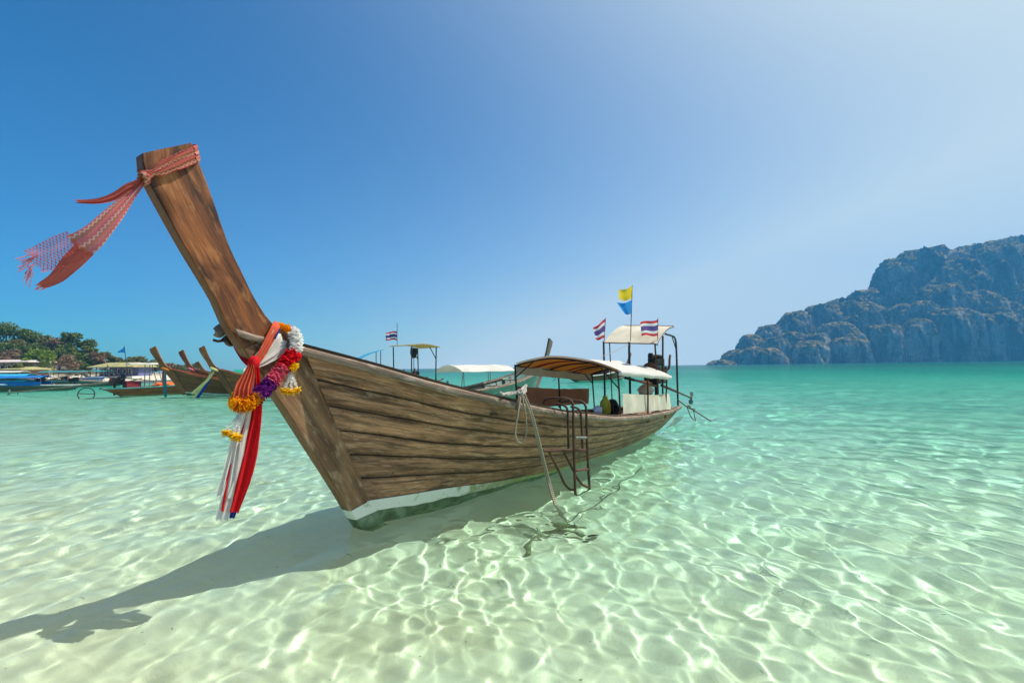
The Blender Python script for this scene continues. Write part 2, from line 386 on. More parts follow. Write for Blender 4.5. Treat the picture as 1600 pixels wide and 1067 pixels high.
def bottom_mat():
    m = NT('algae_paint'); g = m.geo().outputs['Position']; nz = m.noise(g, 5, 7, .65, .5)
    cc = m.ramp(nz, [(.3, (.035, .05, .015)), (.5, (.08, .13, .06)), (.62, (.15, .22, .13)), (.75, (.32, .32, .2))])
    m.col(cc); m.set(Roughness=.6); m.bump(nz, .6, .01)
bottom_mat()
def stripe_mat():
    m = NT('stripe_paint'); uv = m.attr(); x = m.sep(uv)[0]; nz = m.noise(uv, 7, 7, .7)
    f = m.math('MULTIPLY', m.math('ADD', m.math('MULTIPLY', x, .16), nz), .6)     # growth takes over towards the stern
    m.col(m.ramp(f, [(.40, (.72, .71, .62)), (.47, (.34, .36, .2)), (.60, (.24, .26, .06)), (.9, (.42, .46, .22))])); m.set(Roughness=.7); m.bump(nz, .4, .004)
stripe_mat()

# ================================================================== THE SETTING
def np_mesh(name, V, Fq, mat, smooth=True):
    me = bpy.data.meshes.new(name); me.vertices.add(len(V)); me.vertices.foreach_set('co', np.asarray(V, 'f').ravel())
    Fq = np.asarray(Fq, 'i'); k = Fq.shape[1]
    me.loops.add(Fq.size); me.loops.foreach_set('vertex_index', Fq.ravel())
    me.polygons.add(len(Fq)); me.polygons.foreach_set('loop_start', np.arange(0, Fq.size, k, dtype='i'))
    me.update(calc_edges=True)
    if smooth: me.shade_smooth()
    me.materials.append(MATS[mat] if isinstance(mat, str) else mat)
    o = bpy.data.objects.new(name, me); COL.objects.link(o); return o
def quads(n, m):
    i = np.arange(n * m).reshape(n, m)
    return np.stack([i[:-1, :-1], i[:-1, 1:], i[1:, 1:], i[1:, :-1]], -1).reshape(-1, 4)

def depth(X, Y):
    """depth of the water over the sand, shallow at the near left, deepening away from the beach"""
    s = .80 * (Y - 2.2) + .36 * (X + 1.5)
    d = .46 + .085 * np.clip(s, -2, 12) + .05 * np.clip(s - 12, 0, 60) + .02 * np.clip(s - 72, 0, 150)
    d = d + .05 * np.sin(X * .55 + 1.3 * np.sin(Y * .31)) * np.clip(Y / 6, 0, 1) + .35 * np.sin(X * .11 + .6 * np.sin(Y * .05)) * np.clip((Y - 12) / 30, 0, 1)
    return np.maximum(d, .12)

# water surface: one sheet of waves on rings round the viewer's beach, fine near, coarse far
def build_water():
    r = [.35]
    while r[-1] < 1500:
        r.append(r[-1] * (1.0052 if 1.6 < r[-1] < 48 else 1.02))
    r = np.array(r); th = np.radians(np.linspace(-84, 84, 640))
    RR, TT = np.meshgrid(r, th, indexing='ij'); X = RR * np.sin(TT); Y = RR * np.cos(TT) - .2
    sp = np.maximum(RR * .0052, .002) * np.where(RR > 48, 3.6, 1.0); Z = np.zeros_like(X); sl2 = 0
    wind = R(215)
    for i in range(84):
        lam = .12 * 1.058 ** i
        k = 2 * math.pi / lam
        slope = .0235 * RNG.uniform(.4, 1.5) * (.62 if lam < .2 else 1.05 if lam < .4 else .88 if lam < .8 else .8 if lam < 1.1 else .7 if lam < 2.2 else .3 if lam < 4 else .13)
        a = slope / k; an = RNG.normal(wind, 1.05 if lam < 1 else .6); ph = RNG.uniform(0, 6.283)
        kx, ky = k * math.sin(an), k * math.cos(an)
        fade = np.clip(lam / (sp * 2.6) - 1, 0, 1)
        # slow wandering of phase so crests are short and wriggle
        wob = .9 * np.sin(X * k * .13 + i) * np.sin(Y * k * .11 + 2 * i)
        p = kx * X + ky * Y + ph + wob
        s_ = np.sin(p)
        Z += a * fade * (s_ + .18 * np.cos(2 * p))
    calm = np.clip(RR / 5, .62, 1)
    # cat's paws: patches where the breeze bites more or less
    gust = .95 + .30 * np.sin(X * .62 + 1.7 * np.sin(Y * .41 + 1)) * np.sin(Y * .53 + 1.3 * np.sin(X * .37)) + .18 * np.sin(X * 1.31 - Y * .9 + 2 * np.sin(X * .5))
    Z *= calm * gust
    o = np_mesh('sea_water', np.stack([X, Y, Z], -1).reshape(-1, 3), quads(*X.shape)[:, ::-1], MATS['water'])
    me = o.data
    if me.polygons[0].normal.z < 0: me.flip_normals()
    a = me.attributes.new('column', 'FLOAT', 'POINT'); a.data.foreach_set('value', depth(X, Y).astype('f').ravel())
    f = me.attributes.new('far', 'FLOAT', 'POINT'); f.data.foreach_set('value', np.clip((RR - 10) / 60, 0, 1).astype('f').ravel())
    o['kind'] = 'structure'; o.cycles.is_caustics_caster = True
    return o
def water_mat():
    m = NT('water'); m.t.nodes.remove(m.b)
    d = m.n('ShaderNodeAttribute', attribute_name='column').outputs['Fac']; far = m.n('ShaderNodeAttribute', attribute_name='far').outputs['Fac']
    cb = m.n('ShaderNodeCombineColor')
    for i, k in enumerate((.55, .11, .09)):      # absorption of the water column, per metre of depth, red / green / blue
        m.l(m.math('POWER', math.exp(-k), d), cb.inputs[i])
    rf = m.n('ShaderNodeBsdfRefraction'); rf.inputs['IOR'].default_value = 1.333; rf.inputs['Roughness'].default_value = 0; m.l(cb.outputs[0], rf.inputs['Color'])
    gl = m.n('ShaderNodeBsdfGlossy'); gl.inputs['Roughness'].default_value = .03
    pos = m.geo().outputs['Position']
    h = m.math('ADD', m.noise(m.mapv(pos, (.55, 1.15, 1)), .9, 8, .68, .5), m.math('MULTIPLY', m.noise(m.mapv(pos, (.06, .13, 1)), 1.1, 6, .6, .4), 4))
    bp = m.n('ShaderNodeBump'); bp.inputs['Distance'].default_value = .35; m.l(m.math('MULTIPLY', far, 1.0), bp.inputs['Strength']); m.l(h, bp.inputs['Height'])
    m.l(bp.outputs[0], gl.inputs['Normal'])
    fr = m.n('ShaderNodeFresnel'); fr.inputs['IOR'].default_value = 1.333; m.l(bp.outputs[0], fr.inputs['Normal'])
    mx = m.n('ShaderNodeMixShader'); m.l(m.math('MULTIPLY', fr.outputs[0], .8), mx.inputs[0])
    m.l(rf.outputs[0], mx.inputs[1]); m.l(gl.outputs[0], mx.inputs[2]); m.l(mx.outputs[0], m.o.inputs['Surface'])
water_mat()
build_water()

def sand_mat():
    m = NT('sand'); p = m.geo().outputs['Position']
    a = m.noise(p, 1.3, 6, .6, .3); b = m.noise(p, 90, 3, .6)
    c = m.mix(m.ramp(a, [(.3, 0), (.7, 1)]), (.90, .70, .45), (.95, .79, .54))
    c = m.mix(m.ramp(b, [(.56, 0), (.75, .30)]), c, (.40, .33, .22))
    patch = m.noise(p, 3.1, 7, .7, .8); c = m.mix(m.ramp(patch, [(.62, 0), (.74, .35)]), c, (.46, .40, .24))
    sp = m.n('ShaderNodeTexVoronoi'); sp.inputs['Scale'].default_value = 7; m.l(p, sp.inputs['Vector'])
    c = m.mix(m.ramp(sp.outputs['Distance'], [(.03, .75), (.07, 0)]), c, (.16, .13, .06))
    m.col(c); m.set(Roughness=.95); m.b.inputs['Specular IOR Level'].default_value = 0
    m.bump(m.math('ADD', m.noise(m.mapv(p, (4, 7, 1)), 1.0, 4, .5, 1.0), m.math('MULTIPLY', b, .15)), .35, .05)
sand_mat()
def build_seabed():
    rr = np.concatenate([[.05], np.geomspace(.4, 1520, 170)]); RR, TT = np.meshgrid(rr, np.radians(np.linspace(-90, 90, 180)), indexing='ij')
    X = RR * np.sin(TT); Y = RR * np.cos(TT) - .3
    Z = -depth(X, Y) + .012 * np.sin(X * 5.1 + 2 * np.sin(Y * 1.3)) * np.sin(Y * 6.3 + 1.5 * np.sin(X * 1.7)) * (RR < 25)
    o = np_mesh('seabed', np.stack([X, Y, Z], -1).reshape(-1, 3), quads(*X.shape), 'sand')
    if o.data.polygons[0].normal.z < 0: o.data.flip_normals()
    o['kind'] = 'structure'; o.cycles.is_caustics_receiver = True
build_seabed()

# ---- limestone cliffs across the bay, one mass of steep domes
def cliff_mat():
    m = NT('cliff_rock'); g = m.geo(); p = g.outputs['Position']; nz = m.sep(g.outputs['Normal'])[2]
    rock = m.ramp(m.noise(m.mapv(p, (.05, .05, .010)), 1.2, 8, .65, .4), [(.3, (.05, .05, .047)), (.46, (.14, .13, .115)), (.60, (.48, .44, .38))])
    strk = m.noise(m.mapv(p, (.07, .07, .012)), 1.0, 6, .7); rock = m.mix(m.ramp(strk, [(.55, 0), (.72, .7)]), rock, (.50, .31, .17))
    vg = m.noise(p, .06, 8, .72); veg = m.ramp(m.noise(p, .15, 6, .7), [(.3, (.03, .045, .016)), (.48, (.075, .085, .03)), (.55, (.30, .23, .09)), (.64, (.62, .35, .16))])
    f = m.math('ADD', m.math('MULTIPLY', nz, .9), m.math('MULTIPLY', m.math('SUBTRACT', vg, .5), 2.4))
    m.col(m.mix(m.ramp(f, [(.34, 0), (.50, 1)]), rock, veg)); m.set(Roughness=1); m.b.inputs['Specular IOR Level'].default_value = 0
    m.bump(m.math('ADD', vg, m.noise(p, .5, 6, .7)), .9, 6)
cliff_mat()
def build_cliffs():
    # (centre px, half width px, top px, distance m, squareness of the shoulders)
    T = [(1610, 120, 372, 1050, 2.2), (1740, 170, 352, 1060, 2.2), (1900, 200, 352, 1080, 2.2),
         (1540, 90, 384, 990, 2.4), (1452, 72, 391, 960, 3.2), (1416, 34, 410, 930, 3), (1492, 50, 396, 1000, 2.4),
         (1372, 70, 450, 960, 2.2), (1325, 60, 466, 940, 2.4), (1290, 42, 476, 920, 2.8), (1243, 36, 487, 900, 3), (1205, 30, 506, 890, 2.6), (1178, 26, 522, 880, 2.4), (1158, 30, 545, 870, 2), (1138, 30, 561, 868, 2),
         (1505, 60, 406, 890, 2.6), (1570, 60, 384, 880, 2.6), (1640, 80, 392, 870, 2.4), (1760, 90, 400, 860, 2.4),
         (1480, 46, 444, 830, 3.2), (1450, 30, 470, 815, 2.8), (1536, 42, 456, 815, 3.0), (1580, 40, 470, 800, 2.8), (1622, 45, 440, 810, 3), (1690, 60, 460, 800, 3),
         (1415, 40, 476, 850, 2.8), (1400, 26, 505, 800, 2.6), (1352, 44, 472, 870, 2.6), (1312, 36, 502, 850, 2.8), (1282, 30, 520, 830, 2.6),
         (1240, 30, 518, 840, 2.6), (1212, 26, 527, 825, 2.6), (1180, 22, 541, 815, 2.4), (1265, 22, 540, 800, 2.4), (1335, 30, 520, 800, 2.6),
         (1378, 34, 508, 800, 3.4), (1436, 30, 498, 790, 3.2), (1492, 44, 482, 790, 4), (1560, 44, 490, 785, 3.8), (1618, 40, 478, 780, 3.6), (1322, 34, 526, 800, 3), (1265, 34, 532, 800, 2.6), (1205, 26, 543, 800, 2.4)]
    Vs = []; Fs = []; base = 0; nt, nz = 150, 80
    for q, (px, hw, top, Y, sq) in enumerate(T):
        c = at_y(px, 560, Y); rx = hw / F_PX * Y; h = at_y(px, top, Y).z; ry = rx * .8
        th = np.linspace(0, 2 * np.pi, nt, endpoint=False); t = np.linspace(0, 1, nz)
        TH, TT = np.meshgrid(th, t, indexing='ij')
        # profile: steep sides, rounded crown
        rad = (1 - TT ** sq) ** (1 / sq) * (1.0 + .10 * (1 - TT)); z = TT * h
        nv = len(TT.ravel()); D = np.empty(nv); E = np.empty(nv); dz = np.empty(nv)
        cx = c.x + rad * rx * np.cos(TH); cy = Y + rad * ry * np.sin(TH)
        for i, (x_, y_, z_) in enumerate(zip(cx.ravel(), cy.ravel(), z.ravel())):
            v1 = noise.fractal(Vector((x_ * .017, y_ * .017, z_ * .008)), .9, 2.1, 6)
            v2 = noise.fractal(Vector((x_ * .09 + 9, y_ * .09, z_ * .075)), .7, 2.1, 4)
            D[i] = v1; E[i] = v2
            dz[i] = v2 * 1.0 + v1
        D = D.reshape(TH.shape); E = E.reshape(TH.shape); dz = dz.reshape(TH.shape)
        ridge = -np.abs(D) * 1.1 + .25
        rr_ = rad + (ridge * .38 + E * .04 + .05 * np.sin(D * 9 + TH * 3)) * np.clip(rad * 3, 0, 1)
        X = c.x + rr_ * rx * np.cos(TH); Yy = Y + rr_ * ry * np.sin(TH); Z = z + dz * h * .035 * TT - 3 * (1 - TT)
        Vs.append(np.stack([X, Yy, Z], -1).reshape(-1, 3))
        i = np.arange(nt * nz).reshape(nt, nz); i2 = np.roll(i, -1, 0)
        Fs.append(np.stack([i[:, :-1], i2[:, :-1], i2[:, 1:], i[:, 1:]], -1).reshape(-1, 4) + base); base += nt * nz
    o = np_mesh('cliffs', np.concatenate(Vs), np.concatenate(Fs), 'cliff_rock'); o['kind'] = 'structure'
build_cliffs()

# ---- beach and wooded slope at the left
def ground_mat():
    m = NT('slope_ground'); p = m.geo().outputs['Position']; z = m.sep(p)[2]; n1 = m.noise(p, .4, 7, .7)
    g = m.ramp(n1, [(.35, (.045, .05, .02)), (.55, (.10, .085, .045)), (.7, (.16, .12, .07))])
    m.col(m.mix(m.ramp(m.math('ADD', m.math('MULTIPLY', z, .35), m.math('MULTIPLY', n1, .5)), [(.55, 0), (.75, 1)]), (.62, .54, .40), g)); m.set(Roughness=1); m.bump(n1, .5, .3)
ground_mat()
def shore_h(x, y):
    inl = y - (88 + .16 * (x + 60) + 26 / (1 + math.exp(-(x + 62) / 6)))            # metres inland of the water's edge
    inl -= 70 * max(x / y + .665, 0) / .05
    hill = 6.0 * math.exp(-((x / y + 1.0) / .10) ** 2) * min(max((inl - 20) / 50, 0), 1) ** 1.3
    return min(inl * .07, 1.3) + hill - .1 if inl > -20 else -1.5
def build_shore():
    xs = np.linspace(-230, -36, 70); ys = np.linspace(72, 200, 60)
    V = [(x, y, shore_h(x, y) + .25 * noise.fractal(Vector((x * .08, y * .08, 0)), 1, 2, 4) * (1 if y > 100 else .3)) for x in xs for y in ys]
    o = np_mesh('shore_ground', np.array(V), quads(70, 60), 'slope_ground')
    if o.data.polygons[0].normal.z < 0: o.data.flip_normals()
    o['kind'] = 'structure'
build_shore()

# ================================================================== LONGTAIL BOATS
HEAD = Vector((.5708, .8211, 0)).normalized(); NEAR = Vector((HEAD.y, -HEAD.x, 0))     # towards the stern / towards the near side
BOW = at_z(560, 828, 0.0); RZ = math.atan2(HEAD.y, HEAD.x)
def bp(px, py, v):
    """point of the main boat seen in the photo at px, py and lying v metres to the near side of its centre plane; local (aft, left, up)"""
    d = ray(px, py); o = BOW + NEAR * v; t = (o - EYE).dot(NEAR) / d.dot(NEAR); P = EYE + d * t - BOW
    return Vector((P.dot(HEAD), -v, P.z))
def L(u, v, z): return Vector((u, -v, z))
M_BOAT = Matrix.Translation(BOW) @ Matrix.Rotation(RZ, 4, 'Z')
def W(p): return M_BOAT @ Vector(p)

def uvz(pts): return [(q.x, v, q.z) for q, v in ((bp(x, y, v), v) for x, y, v in pts)]
G0 = uvz([(471, 549, .065), (540, 566.5, .22), (615, 586.5, .42), (690, 607.5, .62), (810, 634, .85), (827, 641, .87), (883, 648.5, .93), (920, 651.5, .96), (963, 654.5, .95), (1014, 650.5, .85), (1049, 642.5, .72), (1063, 636, .54)])
M0 = uvz([(573, 783, .062), (640, 773, .14), (700, 763, .20), (780, 752, .27), (862, 735, .36), (939, 712, .45), (1000, 689, .46), (1032, 670, .32)])
K0 = [(.14, .045, .03), (.9, .05, -.16), (2.0, .06, -.30), (3.5, .08, -.34), (5.5, .10, -.34), (7.5, .09, -.26), (M0[-1][0] - .1, .06, -.1)]
G0[4] = tuple((np.array(G0[3]) + np.array(G0[6])) / 2 * [1, 1, 1] + np.array([0, .06, -.02])); del G0[5]
FRONT = [(-1.885, 3.135), (-1.86, 2.99), (-1.65, 2.60), (-1.50, 2.35), (-1.385, 2.16), (-1.29, 1.95), (-1.135, 1.72), (-1.075, 1.645), (-.91, 1.41), (-.775, 1.21), (-.57, .89), (-.335, .53), (-.10, .15), (.0, .0), (.10, -.12)]
BACK = [(-1.575, 3.33), (-1.555, 3.27), (-1.475, 3.09), (-1.30, 2.62), (-1.14, 2.30), (-1.02, 2.10), (-.92, 1.99), (-.78, 1.86), (-.645, 1.70), (-.50, 1.40), (-.30, .99), (-.24, .86), (-.10, .58), (.06, .28), (.28, -.10)]

def section(g, m, t, bulge):
    c = (g + m) / 2 + Vector((0, bulge, -bulge * .7)); return g * (1 - t) ** 2 + c * 2 * t * (1 - t) + m * t * t
def offset_slab(mb, Gr, th, side, T):
    """closed sheet whose outer face is the grid Gr, th thick towards the boat's centre plane"""
    n, m = len(Gr), len(Gr[0])
    out = MB(); 
    du = Gr[n // 2][0] - Gr[n // 2 - 1][0]; dv = Gr[n // 2][-1] - Gr[n // 2][0]
    s = 1 if (du.cross(dv)).y * side > 0 else -1
    mb.slab(Gr, th * s, T)

class Hull:
    def __init__(s, S=(1, 1, 1), NS=46, bulge=.05):
        su, sv, sz = S; sc3 = lambda pts: [(p[0] * su, p[1] * sv, p[2] * sz) for p in pts]
        s.G = catmull(sc3(G0), NS); s.M = catmull(sc3(M0), NS); s.K = catmull(sc3(K0), NS); s.NS = NS; s.S = S; s.b = bulge * sv
    def pt(s, i, t, side, off=0.0):
        p = section(s.G[i], s.M[i], t, s.b * min(1, i / (s.NS * .12)) * (1 - .5 * i / s.NS)); v = max(p.y - off, .01); return Vector((p.x, v * side, p.z))
    def v_at(s, i, z):
        lo, hi = 0.0, 1.0
        if z > s.G[i].z: return None
        for _ in range(18):
            mid = (lo + hi) / 2
            if s.pt(i, mid, 1).z > z: lo = mid
            else: hi = mid
        return s.pt(i, lo, 1)

def build_hull(root, H, npl, mats, gap=.010, th=.03, fine=4, cuts=None, stripe=None, deck_z=.22, rail_r=.033, strake=.075):
    NS = H.NS
    for side in (-1, 1):
        for k in range(npl):
            edges = cuts or [j / npl for j in range(npl + 1)]
            Gr, T = [], []
            d = 0
            for i in range(NS):
                wob = lambda j: .008 * noise.noise(Vector((i * .25, j * 5.1, side * 3))) if 0 < j < npl else 0
                t0 = edges[k] + wob(k) + gap * (.5 if k else 0); t1 = edges[k + 1] + wob(k + 1) - gap * .5
                row, tr = [], []
                if i: d += (H.G[i] - H.G[i - 1]).length
                for q in range(fine + 1):
                    f = q / fine
                    # rounded arrises: the two edges are set back a little
                    p = H.pt(i, t0 + (t1 - t0) * f, side, .007 if q in (0, fine) else 0)
                    if i == 0: p = p.lerp(H.pt(1, t0 + (t1 - t0) * f, side), .18)
                    row.append(p); tr.append((d, k * .3 + f * .25, f))
                Gr.append(row); T.append(tr)
            mb = MB(); offset_slab(mb, Gr, th, side, T); link('plank', mb, mats['plank'], root, local=True)
        # dark caulked lining behind the seams
        Gr = [[H.pt(i, t, side, .022) for t in (0.01, .2, .4, .6, .8, .99)] for i in range(NS)]
        mb = MB(); offset_slab(mb, Gr, .012, side, None); link('hull_lining', mb, mats.get('lining', 'dark_seam'), root, local=True)
        # bottom below the painted line
        Gr, T = [], []
        for i in range(NS):
            a, b = H.M[i], H.K[i]; Gr.append([Vector((a.x + (b.x - a.x) * f, side * (a.y + (b.y - a.y) * f ** 1.15), a.z + (b.z - a.z) * f)) for f in (0, .2, .4, .6, .8, 1)])
        mb = MB(); offset_slab(mb, Gr, .03, side, None); link('hull_bottom', mb, mats['bottom'], root, local=True)
        if stripe:
            Gr, T = [], []; d = 0
            for i in range(NS):
                a, b = H.M[i], H.K[i]; f1 = stripe(i / (NS - 1)); row, tr = [], []
                if i: d += (H.M[i] - H.M[i - 1]).length
                for f in (0, .5, 1):
                    q = f * f1 * (1 + .25 * noise.noise(Vector((i * .6, 3, f)))); row.append(Vector((a.x + (b.x - a.x) * q, side * (a.y + (b.y - a.y) * q ** 1.15 + .006), a.z + (b.z - a.z) * q + .004)))
                    tr.append((d, f * .1, side))
                Gr.append(row); T.append(tr)
            mb = MB(); offset_slab(mb, Gr, .01, side, T); link('painted_stripe', mb, mats.get('stripe', 'white_paint'), root, local=True)
        # rub rail, carried forward across the stem
        pts = [Vector((p.x, (p.y + .012) * side, p.z)) for p in H.G]
        a = pts[0]; pts = [a + Vector((-.56 * H.S[0], -.02 * side, .14 * H.S[2])), a + Vector((-.3 * H.S[0], -.012 * side, .075 * H.S[2]))] + pts if NS < 40 else pts
        mb = MB(); mb.tube(pts, [rail_r * (.62 if i < 2 and NS < 40 else 1) * (1 + .12 * noise.noise(Vector((i * .7, side, 0)))) for i in range(len(pts))], 8, flat=1.25); link('rub_rail', mb, mats['rail'], root, local=True)
        # wash strake above the rail and the capping inside it
        Gr, T = [], []; d = 0
        for i in range(NS):
            p = H.G[i]; hgt = strake * (1 - .75 * max(0, i / NS - .25)); row = []; tr = []
            if i: d += (H.G[i] - H.G[i - 1]).length
            for f in (0, .5, 1): row.append(Vector((p.x, side * max(p.y - .012 + .01 * f, .02), p.z + f * hgt))); tr.append((d, f * .1, 7 + side))
            Gr.append(row); T.append(tr)
        mb = MB(); offset_slab(mb, Gr, .035, side, T); link('wash_strake', mb, mats['strake'], root, local=True)
        Gr, T = [], []; d = 0
        for i in range(5, NS):
            p = H.G[i]; d += (H.G[i] - H.G[i - 1]).length
            zt = p.z + strake * (1 - .75 * max(0, i / NS - .25)) * .45
            Gr.append([Vector((p.x, side * max(p.y - .04 - .09 * f, .02), zt)) for f in (0, 1)]); T.append([(d, f * .1, 11) for f in (0, 1)])
        mb = MB(); mb.slab(Gr, .025, T); link('gunwale_cap', mb, mats['cap'], root, local=True)
    # transom
    i = NS - 1; g, m_, k_ = H.G[i], H.M[i], H.K[i]
    pr = [H.pt(i, t, 1) for t in (0, .25, .5, .75, 1)] + [Vector(k_)]
    mb = MB(); P = [Vector((p.x - .01, p.y, p.z)) for p in pr] + [Vector((p.x - .01, -p.y, p.z)) for p in pr[::-1]]
    n = len(P); mb.add(P + [p - Vector((.05, 0, 0)) for p in P], [tuple(range(n)), tuple(range(n, 2 * n))[::-1]] + [(q, (q + 1) % n, n + (q + 1) % n, n + q) for q in range(n)])
    link('transom', mb, mats['plank'], root, local=True)
    # deck boards
    if deck_z:
        st = [i for i in range(3, NS) if H.v_at(i, deck_z)]
        vv = [(H.v_at(i, deck_z).x, max(H.v_at(i, deck_z).y - .05, .02)) for i in st]
        mb = MB(); nb = 9
        mb.slab([[Vector((x, v * (2 * f / nb - 1), deck_z)) for f in range(nb + 1)] for x, v in vv], .03, [[(x, f * .15, 21) for f in range(nb + 1)] for x, v in vv])
        link('deck', mb, mats['inner'], root, local=True)

def foot_paint(root, F, B):
    """white band and green growth painted round the foot of the stem, following the painted line of the hull"""
    def at(curve, z):
        for a, b in zip(curve[:-1], curve[1:]):
            if a.z >= z >= b.z: return a.lerp(b, (a.z - z) / max(a.z - b.z, 1e-6))
        return curve[-1]
    for name, mat, zf, zb, zf2, zb2, th in (('painted_stripe', 'stripe_paint', .235, .285, .135, .16, .0775), ('hull_bottom', 'algae_paint', .133, .158, -.12, -.10, .076)):
        mb = MB(); Gr, T = [], []
        for k in range(9):
            t = k / 8; f = at(F, zf + (zf2 - zf) * t) - Vector((.004, 0, 0)); b = at(B, zb + (zb2 - zb) * t) + Vector((.04, 0, 0)); row = [b + Vector((0, th, 0)), f.lerp(b, .5) + Vector((0, th, 0)), f + Vector((.012, th, 0)), f + Vector((0, th * .7, 0)), f + Vector((0, -th * .7, 0)), f + Vector((.012, -th, 0)), f.lerp(b, .5) - Vector((0, th, 0)), b - Vector((0, th, 0))]
            Gr.append(row); T.append([(q * .1, t * .1, 2) for q in range(8)])
        mb.grid(Gr, T); link(name, mb, mat, root, local=True)

def stem_solid(root, S, u_shift, mats, fine=True):
    su, sv, sz = S; n = 46 if fine else 16
    F = catmull([(a * su, 0, b * sz) for a, b in FRONT], n); B = catmull([(a * su, 0, b * sz) for a, b in BACK], n)
    zc = 1.80 * sz
    def piece(name, idx, mat, th, extra_b):
        mb = MB(); rows = []
        for i in idx:
            f, b = F[i], B[i]; row = []; tr = []
            m = 7; w = (b - f).length; d = i * 3.6 / n
            prof = [(0, .90), (.018, 1), (.3, 1.03), (.6, 1.02), (.975, 1), (1.0, .86)]
            ring = [(q, s_ * 1) for q, s_ in prof] + [(q, -s_) for q, s_ in prof[::-1]]
            for q, s_ in ring:
                p = f + (b + Vector((extra_b, 0, 0)) - f) * q
                nz = .004 * noise.noise(Vector((i * .5, q * 6, s_ * 3))) if fine else 0
                row.append(Vector((p.x, s_ * th * sv + nz * (1 if s_ > 0 else -1), p.z + nz))); tr.append((d, q * w + (2 if s_ < 0 else 0), 3))
            rows.append((row, tr))
        b0 = len(mb.v); m = len(rows[0][0])
        for r_, t_ in rows: mb.v += r_; mb.t += t_
        for i in range(len(rows) - 1):
            for j in range(m):
                j2 = (j + 1) % m; mb.f.append((i * m + j, i * m + j2, (i + 1) * m + j2, (i + 1) * m + j))
        mb.f.append(tuple(range(m))[::-1]); mb.f.append(tuple((len(rows) - 1) * m + j for j in range(m)))
        return link(name, mb, mat, root, local=True)
    foot = [i for i in range(n) if F[i].z < .30 * sz]
    hi = [i for i in range(n) if F[i].z > zc - .05 * sz]; lo = list(range(hi[-1], n - 1))
    piece('prow', hi, mats['prow'], .062, 0); piece('stem_post', lo, mats['stem'], .066, .05)
    if fine: foot_paint(root, F, B)

# ------------------------------------------------------------------ the big boat
boat = thing('longtail_boat', 'big weathered wooden longtail boat in the foreground with a tall brown prow and canvas canopy', 'boat', BOW, RZ)
HB = Hull(NS=60)
build_hull(boat, HB, 6, dict(plank='plank_wood', bottom='algae_paint', rail='rail_wood', strake='strake_wood', cap='rail_wood', inner='inner_wood', stripe='stripe_paint'), fine=4,
           cuts=[0, .17, .335, .50, .66, .83, 1.0], stripe=lambda s: .34 * (1 - s * 3.2) + .10 if s < .3 else .114, deck_z=.34)
stem_solid(boat, (1, 1, 1), 0, dict(prow='prow_wood', stem='stem_wood'))

# pale timber ends of the rub rails, let into the stem on either side
for side in (-1, 1):
    Gr = []; T = []
    for k in range(9):
        s_ = k / 8; u = -1.235 + .60 * s_; z = 1.905 - .135 * s_ - .01 * math.sin(s_ * 3)
        hh = .030 + .008 * s_ + .003 * math.sin(k * 2.3)
        Gr.append([Vector((u - .012 * q, side * (.098 - .012 * q * q), z + q * hh)) for q in (-1, -.6, 0, .6, 1)]); T.append([(u, q * .05, .5) for q in (-1, -.6, 0, .6, 1)])
    mb = MB(); offset_slab(mb, Gr, .045, side, T); link('rail_end', mb, 'rail_wood', boat, local=True)

def tube_part(name, pts, r, mat, root, n=8, smooth_n=None):
    P = [Vector(p) for p in pts]
    if smooth_n: P = catmull(P, smooth_n)
    mb = MB(); mb.tube(P, r, n); return link(name, mb, mat, root, local=True)

# frames (ribs) showing along the inside
for i in range(8, 58, 4):
    for side in (-1, 1):
        mb = MB(); mb.tube([HB.pt(i, t, side, .05) for t in (.02, .25, .5, .72)], .022, 6); link('rib', mb, 'inner_wood', boat, local=True)
for u in (1.3, 2.3, 3.4):
    i = min(range(60), key=lambda k: abs(HB.G[k].x - u)); p = HB.G[i]
    mb = MB(); mb.box((p.x, 0, p.z - .12), (.24, p.y * 2 - .14, .035)); link('thwart', mb, 'inner_wood', boat, local=True)

# -- passenger canopy
def canopy3(near, crown, far, nu=14, nv=18):
    """grid through three (start, end) lines: near eave, crown, far eave"""
    Gr = []
    for i in range(nu):
        s = i / (nu - 1); a, c, b = (Vector(p[0]).lerp(Vector(p[1]), s) for p in (near, crown, far))
        q = c * 2 - (a + b) * .5; row = []
        for j in range(nv):
            t = j / (nv - 1); p = a * (1 - t) ** 2 + q * 2 * t * (1 - t) + b * t * t
            row.append(p + Vector((0, 0, .016 * noise.noise(Vector((s * 5, t * 4, 1))) - .018 * math.sin(s * math.pi * 3) ** 2)))
        Gr.append(row)
    return Gr
cn = (L(4.62, .87, 1.52), L(7.62, .82, 1.36)); cc_ = (L(4.30, .02, 1.765), L(7.55, 0, 1.59)); cf = (L(4.02, -.82, 1.66), L(7.15, -.82, 1.44))
RG = canopy3(cn, cc_, cf)
mb = MB(); mb.slab(RG, -.012); link('canopy_roof', mb, 'white_canvas', boat, local=True)
mb = MB(); mb.slab([[p - Vector((0, 0, .02)) for p in r_] for r_ in RG], .006, [[(i * .23, j * .1, 0) for j in range(len(RG[0]))] for i in range(len(RG))]); link('canopy_lining', mb, 'striped_lining', boat, local=True)
tube_part('rolled_curtain', [cn[0].lerp(cn[1], k / 9) + Vector((0, -.015, -.045 + .008 * math.sin(k * 2.2))) for k in range(10)], [.044, .05, .047, .05, .046, .048, .045, .047, .046, .042], 'white_canvas', boat, 10)
mb = MB(); va = [cf[0].lerp(cf[1], k / 11) for k in range(12)]
mb.slab([[p + Vector((0, .012 * math.sin(k * 1.7 + q), -.02 - .085 * q)) for q in range(3)] for k, p in enumerate(va)], .004); link('valance', mb, 'cream_canvas', boat, local=True)
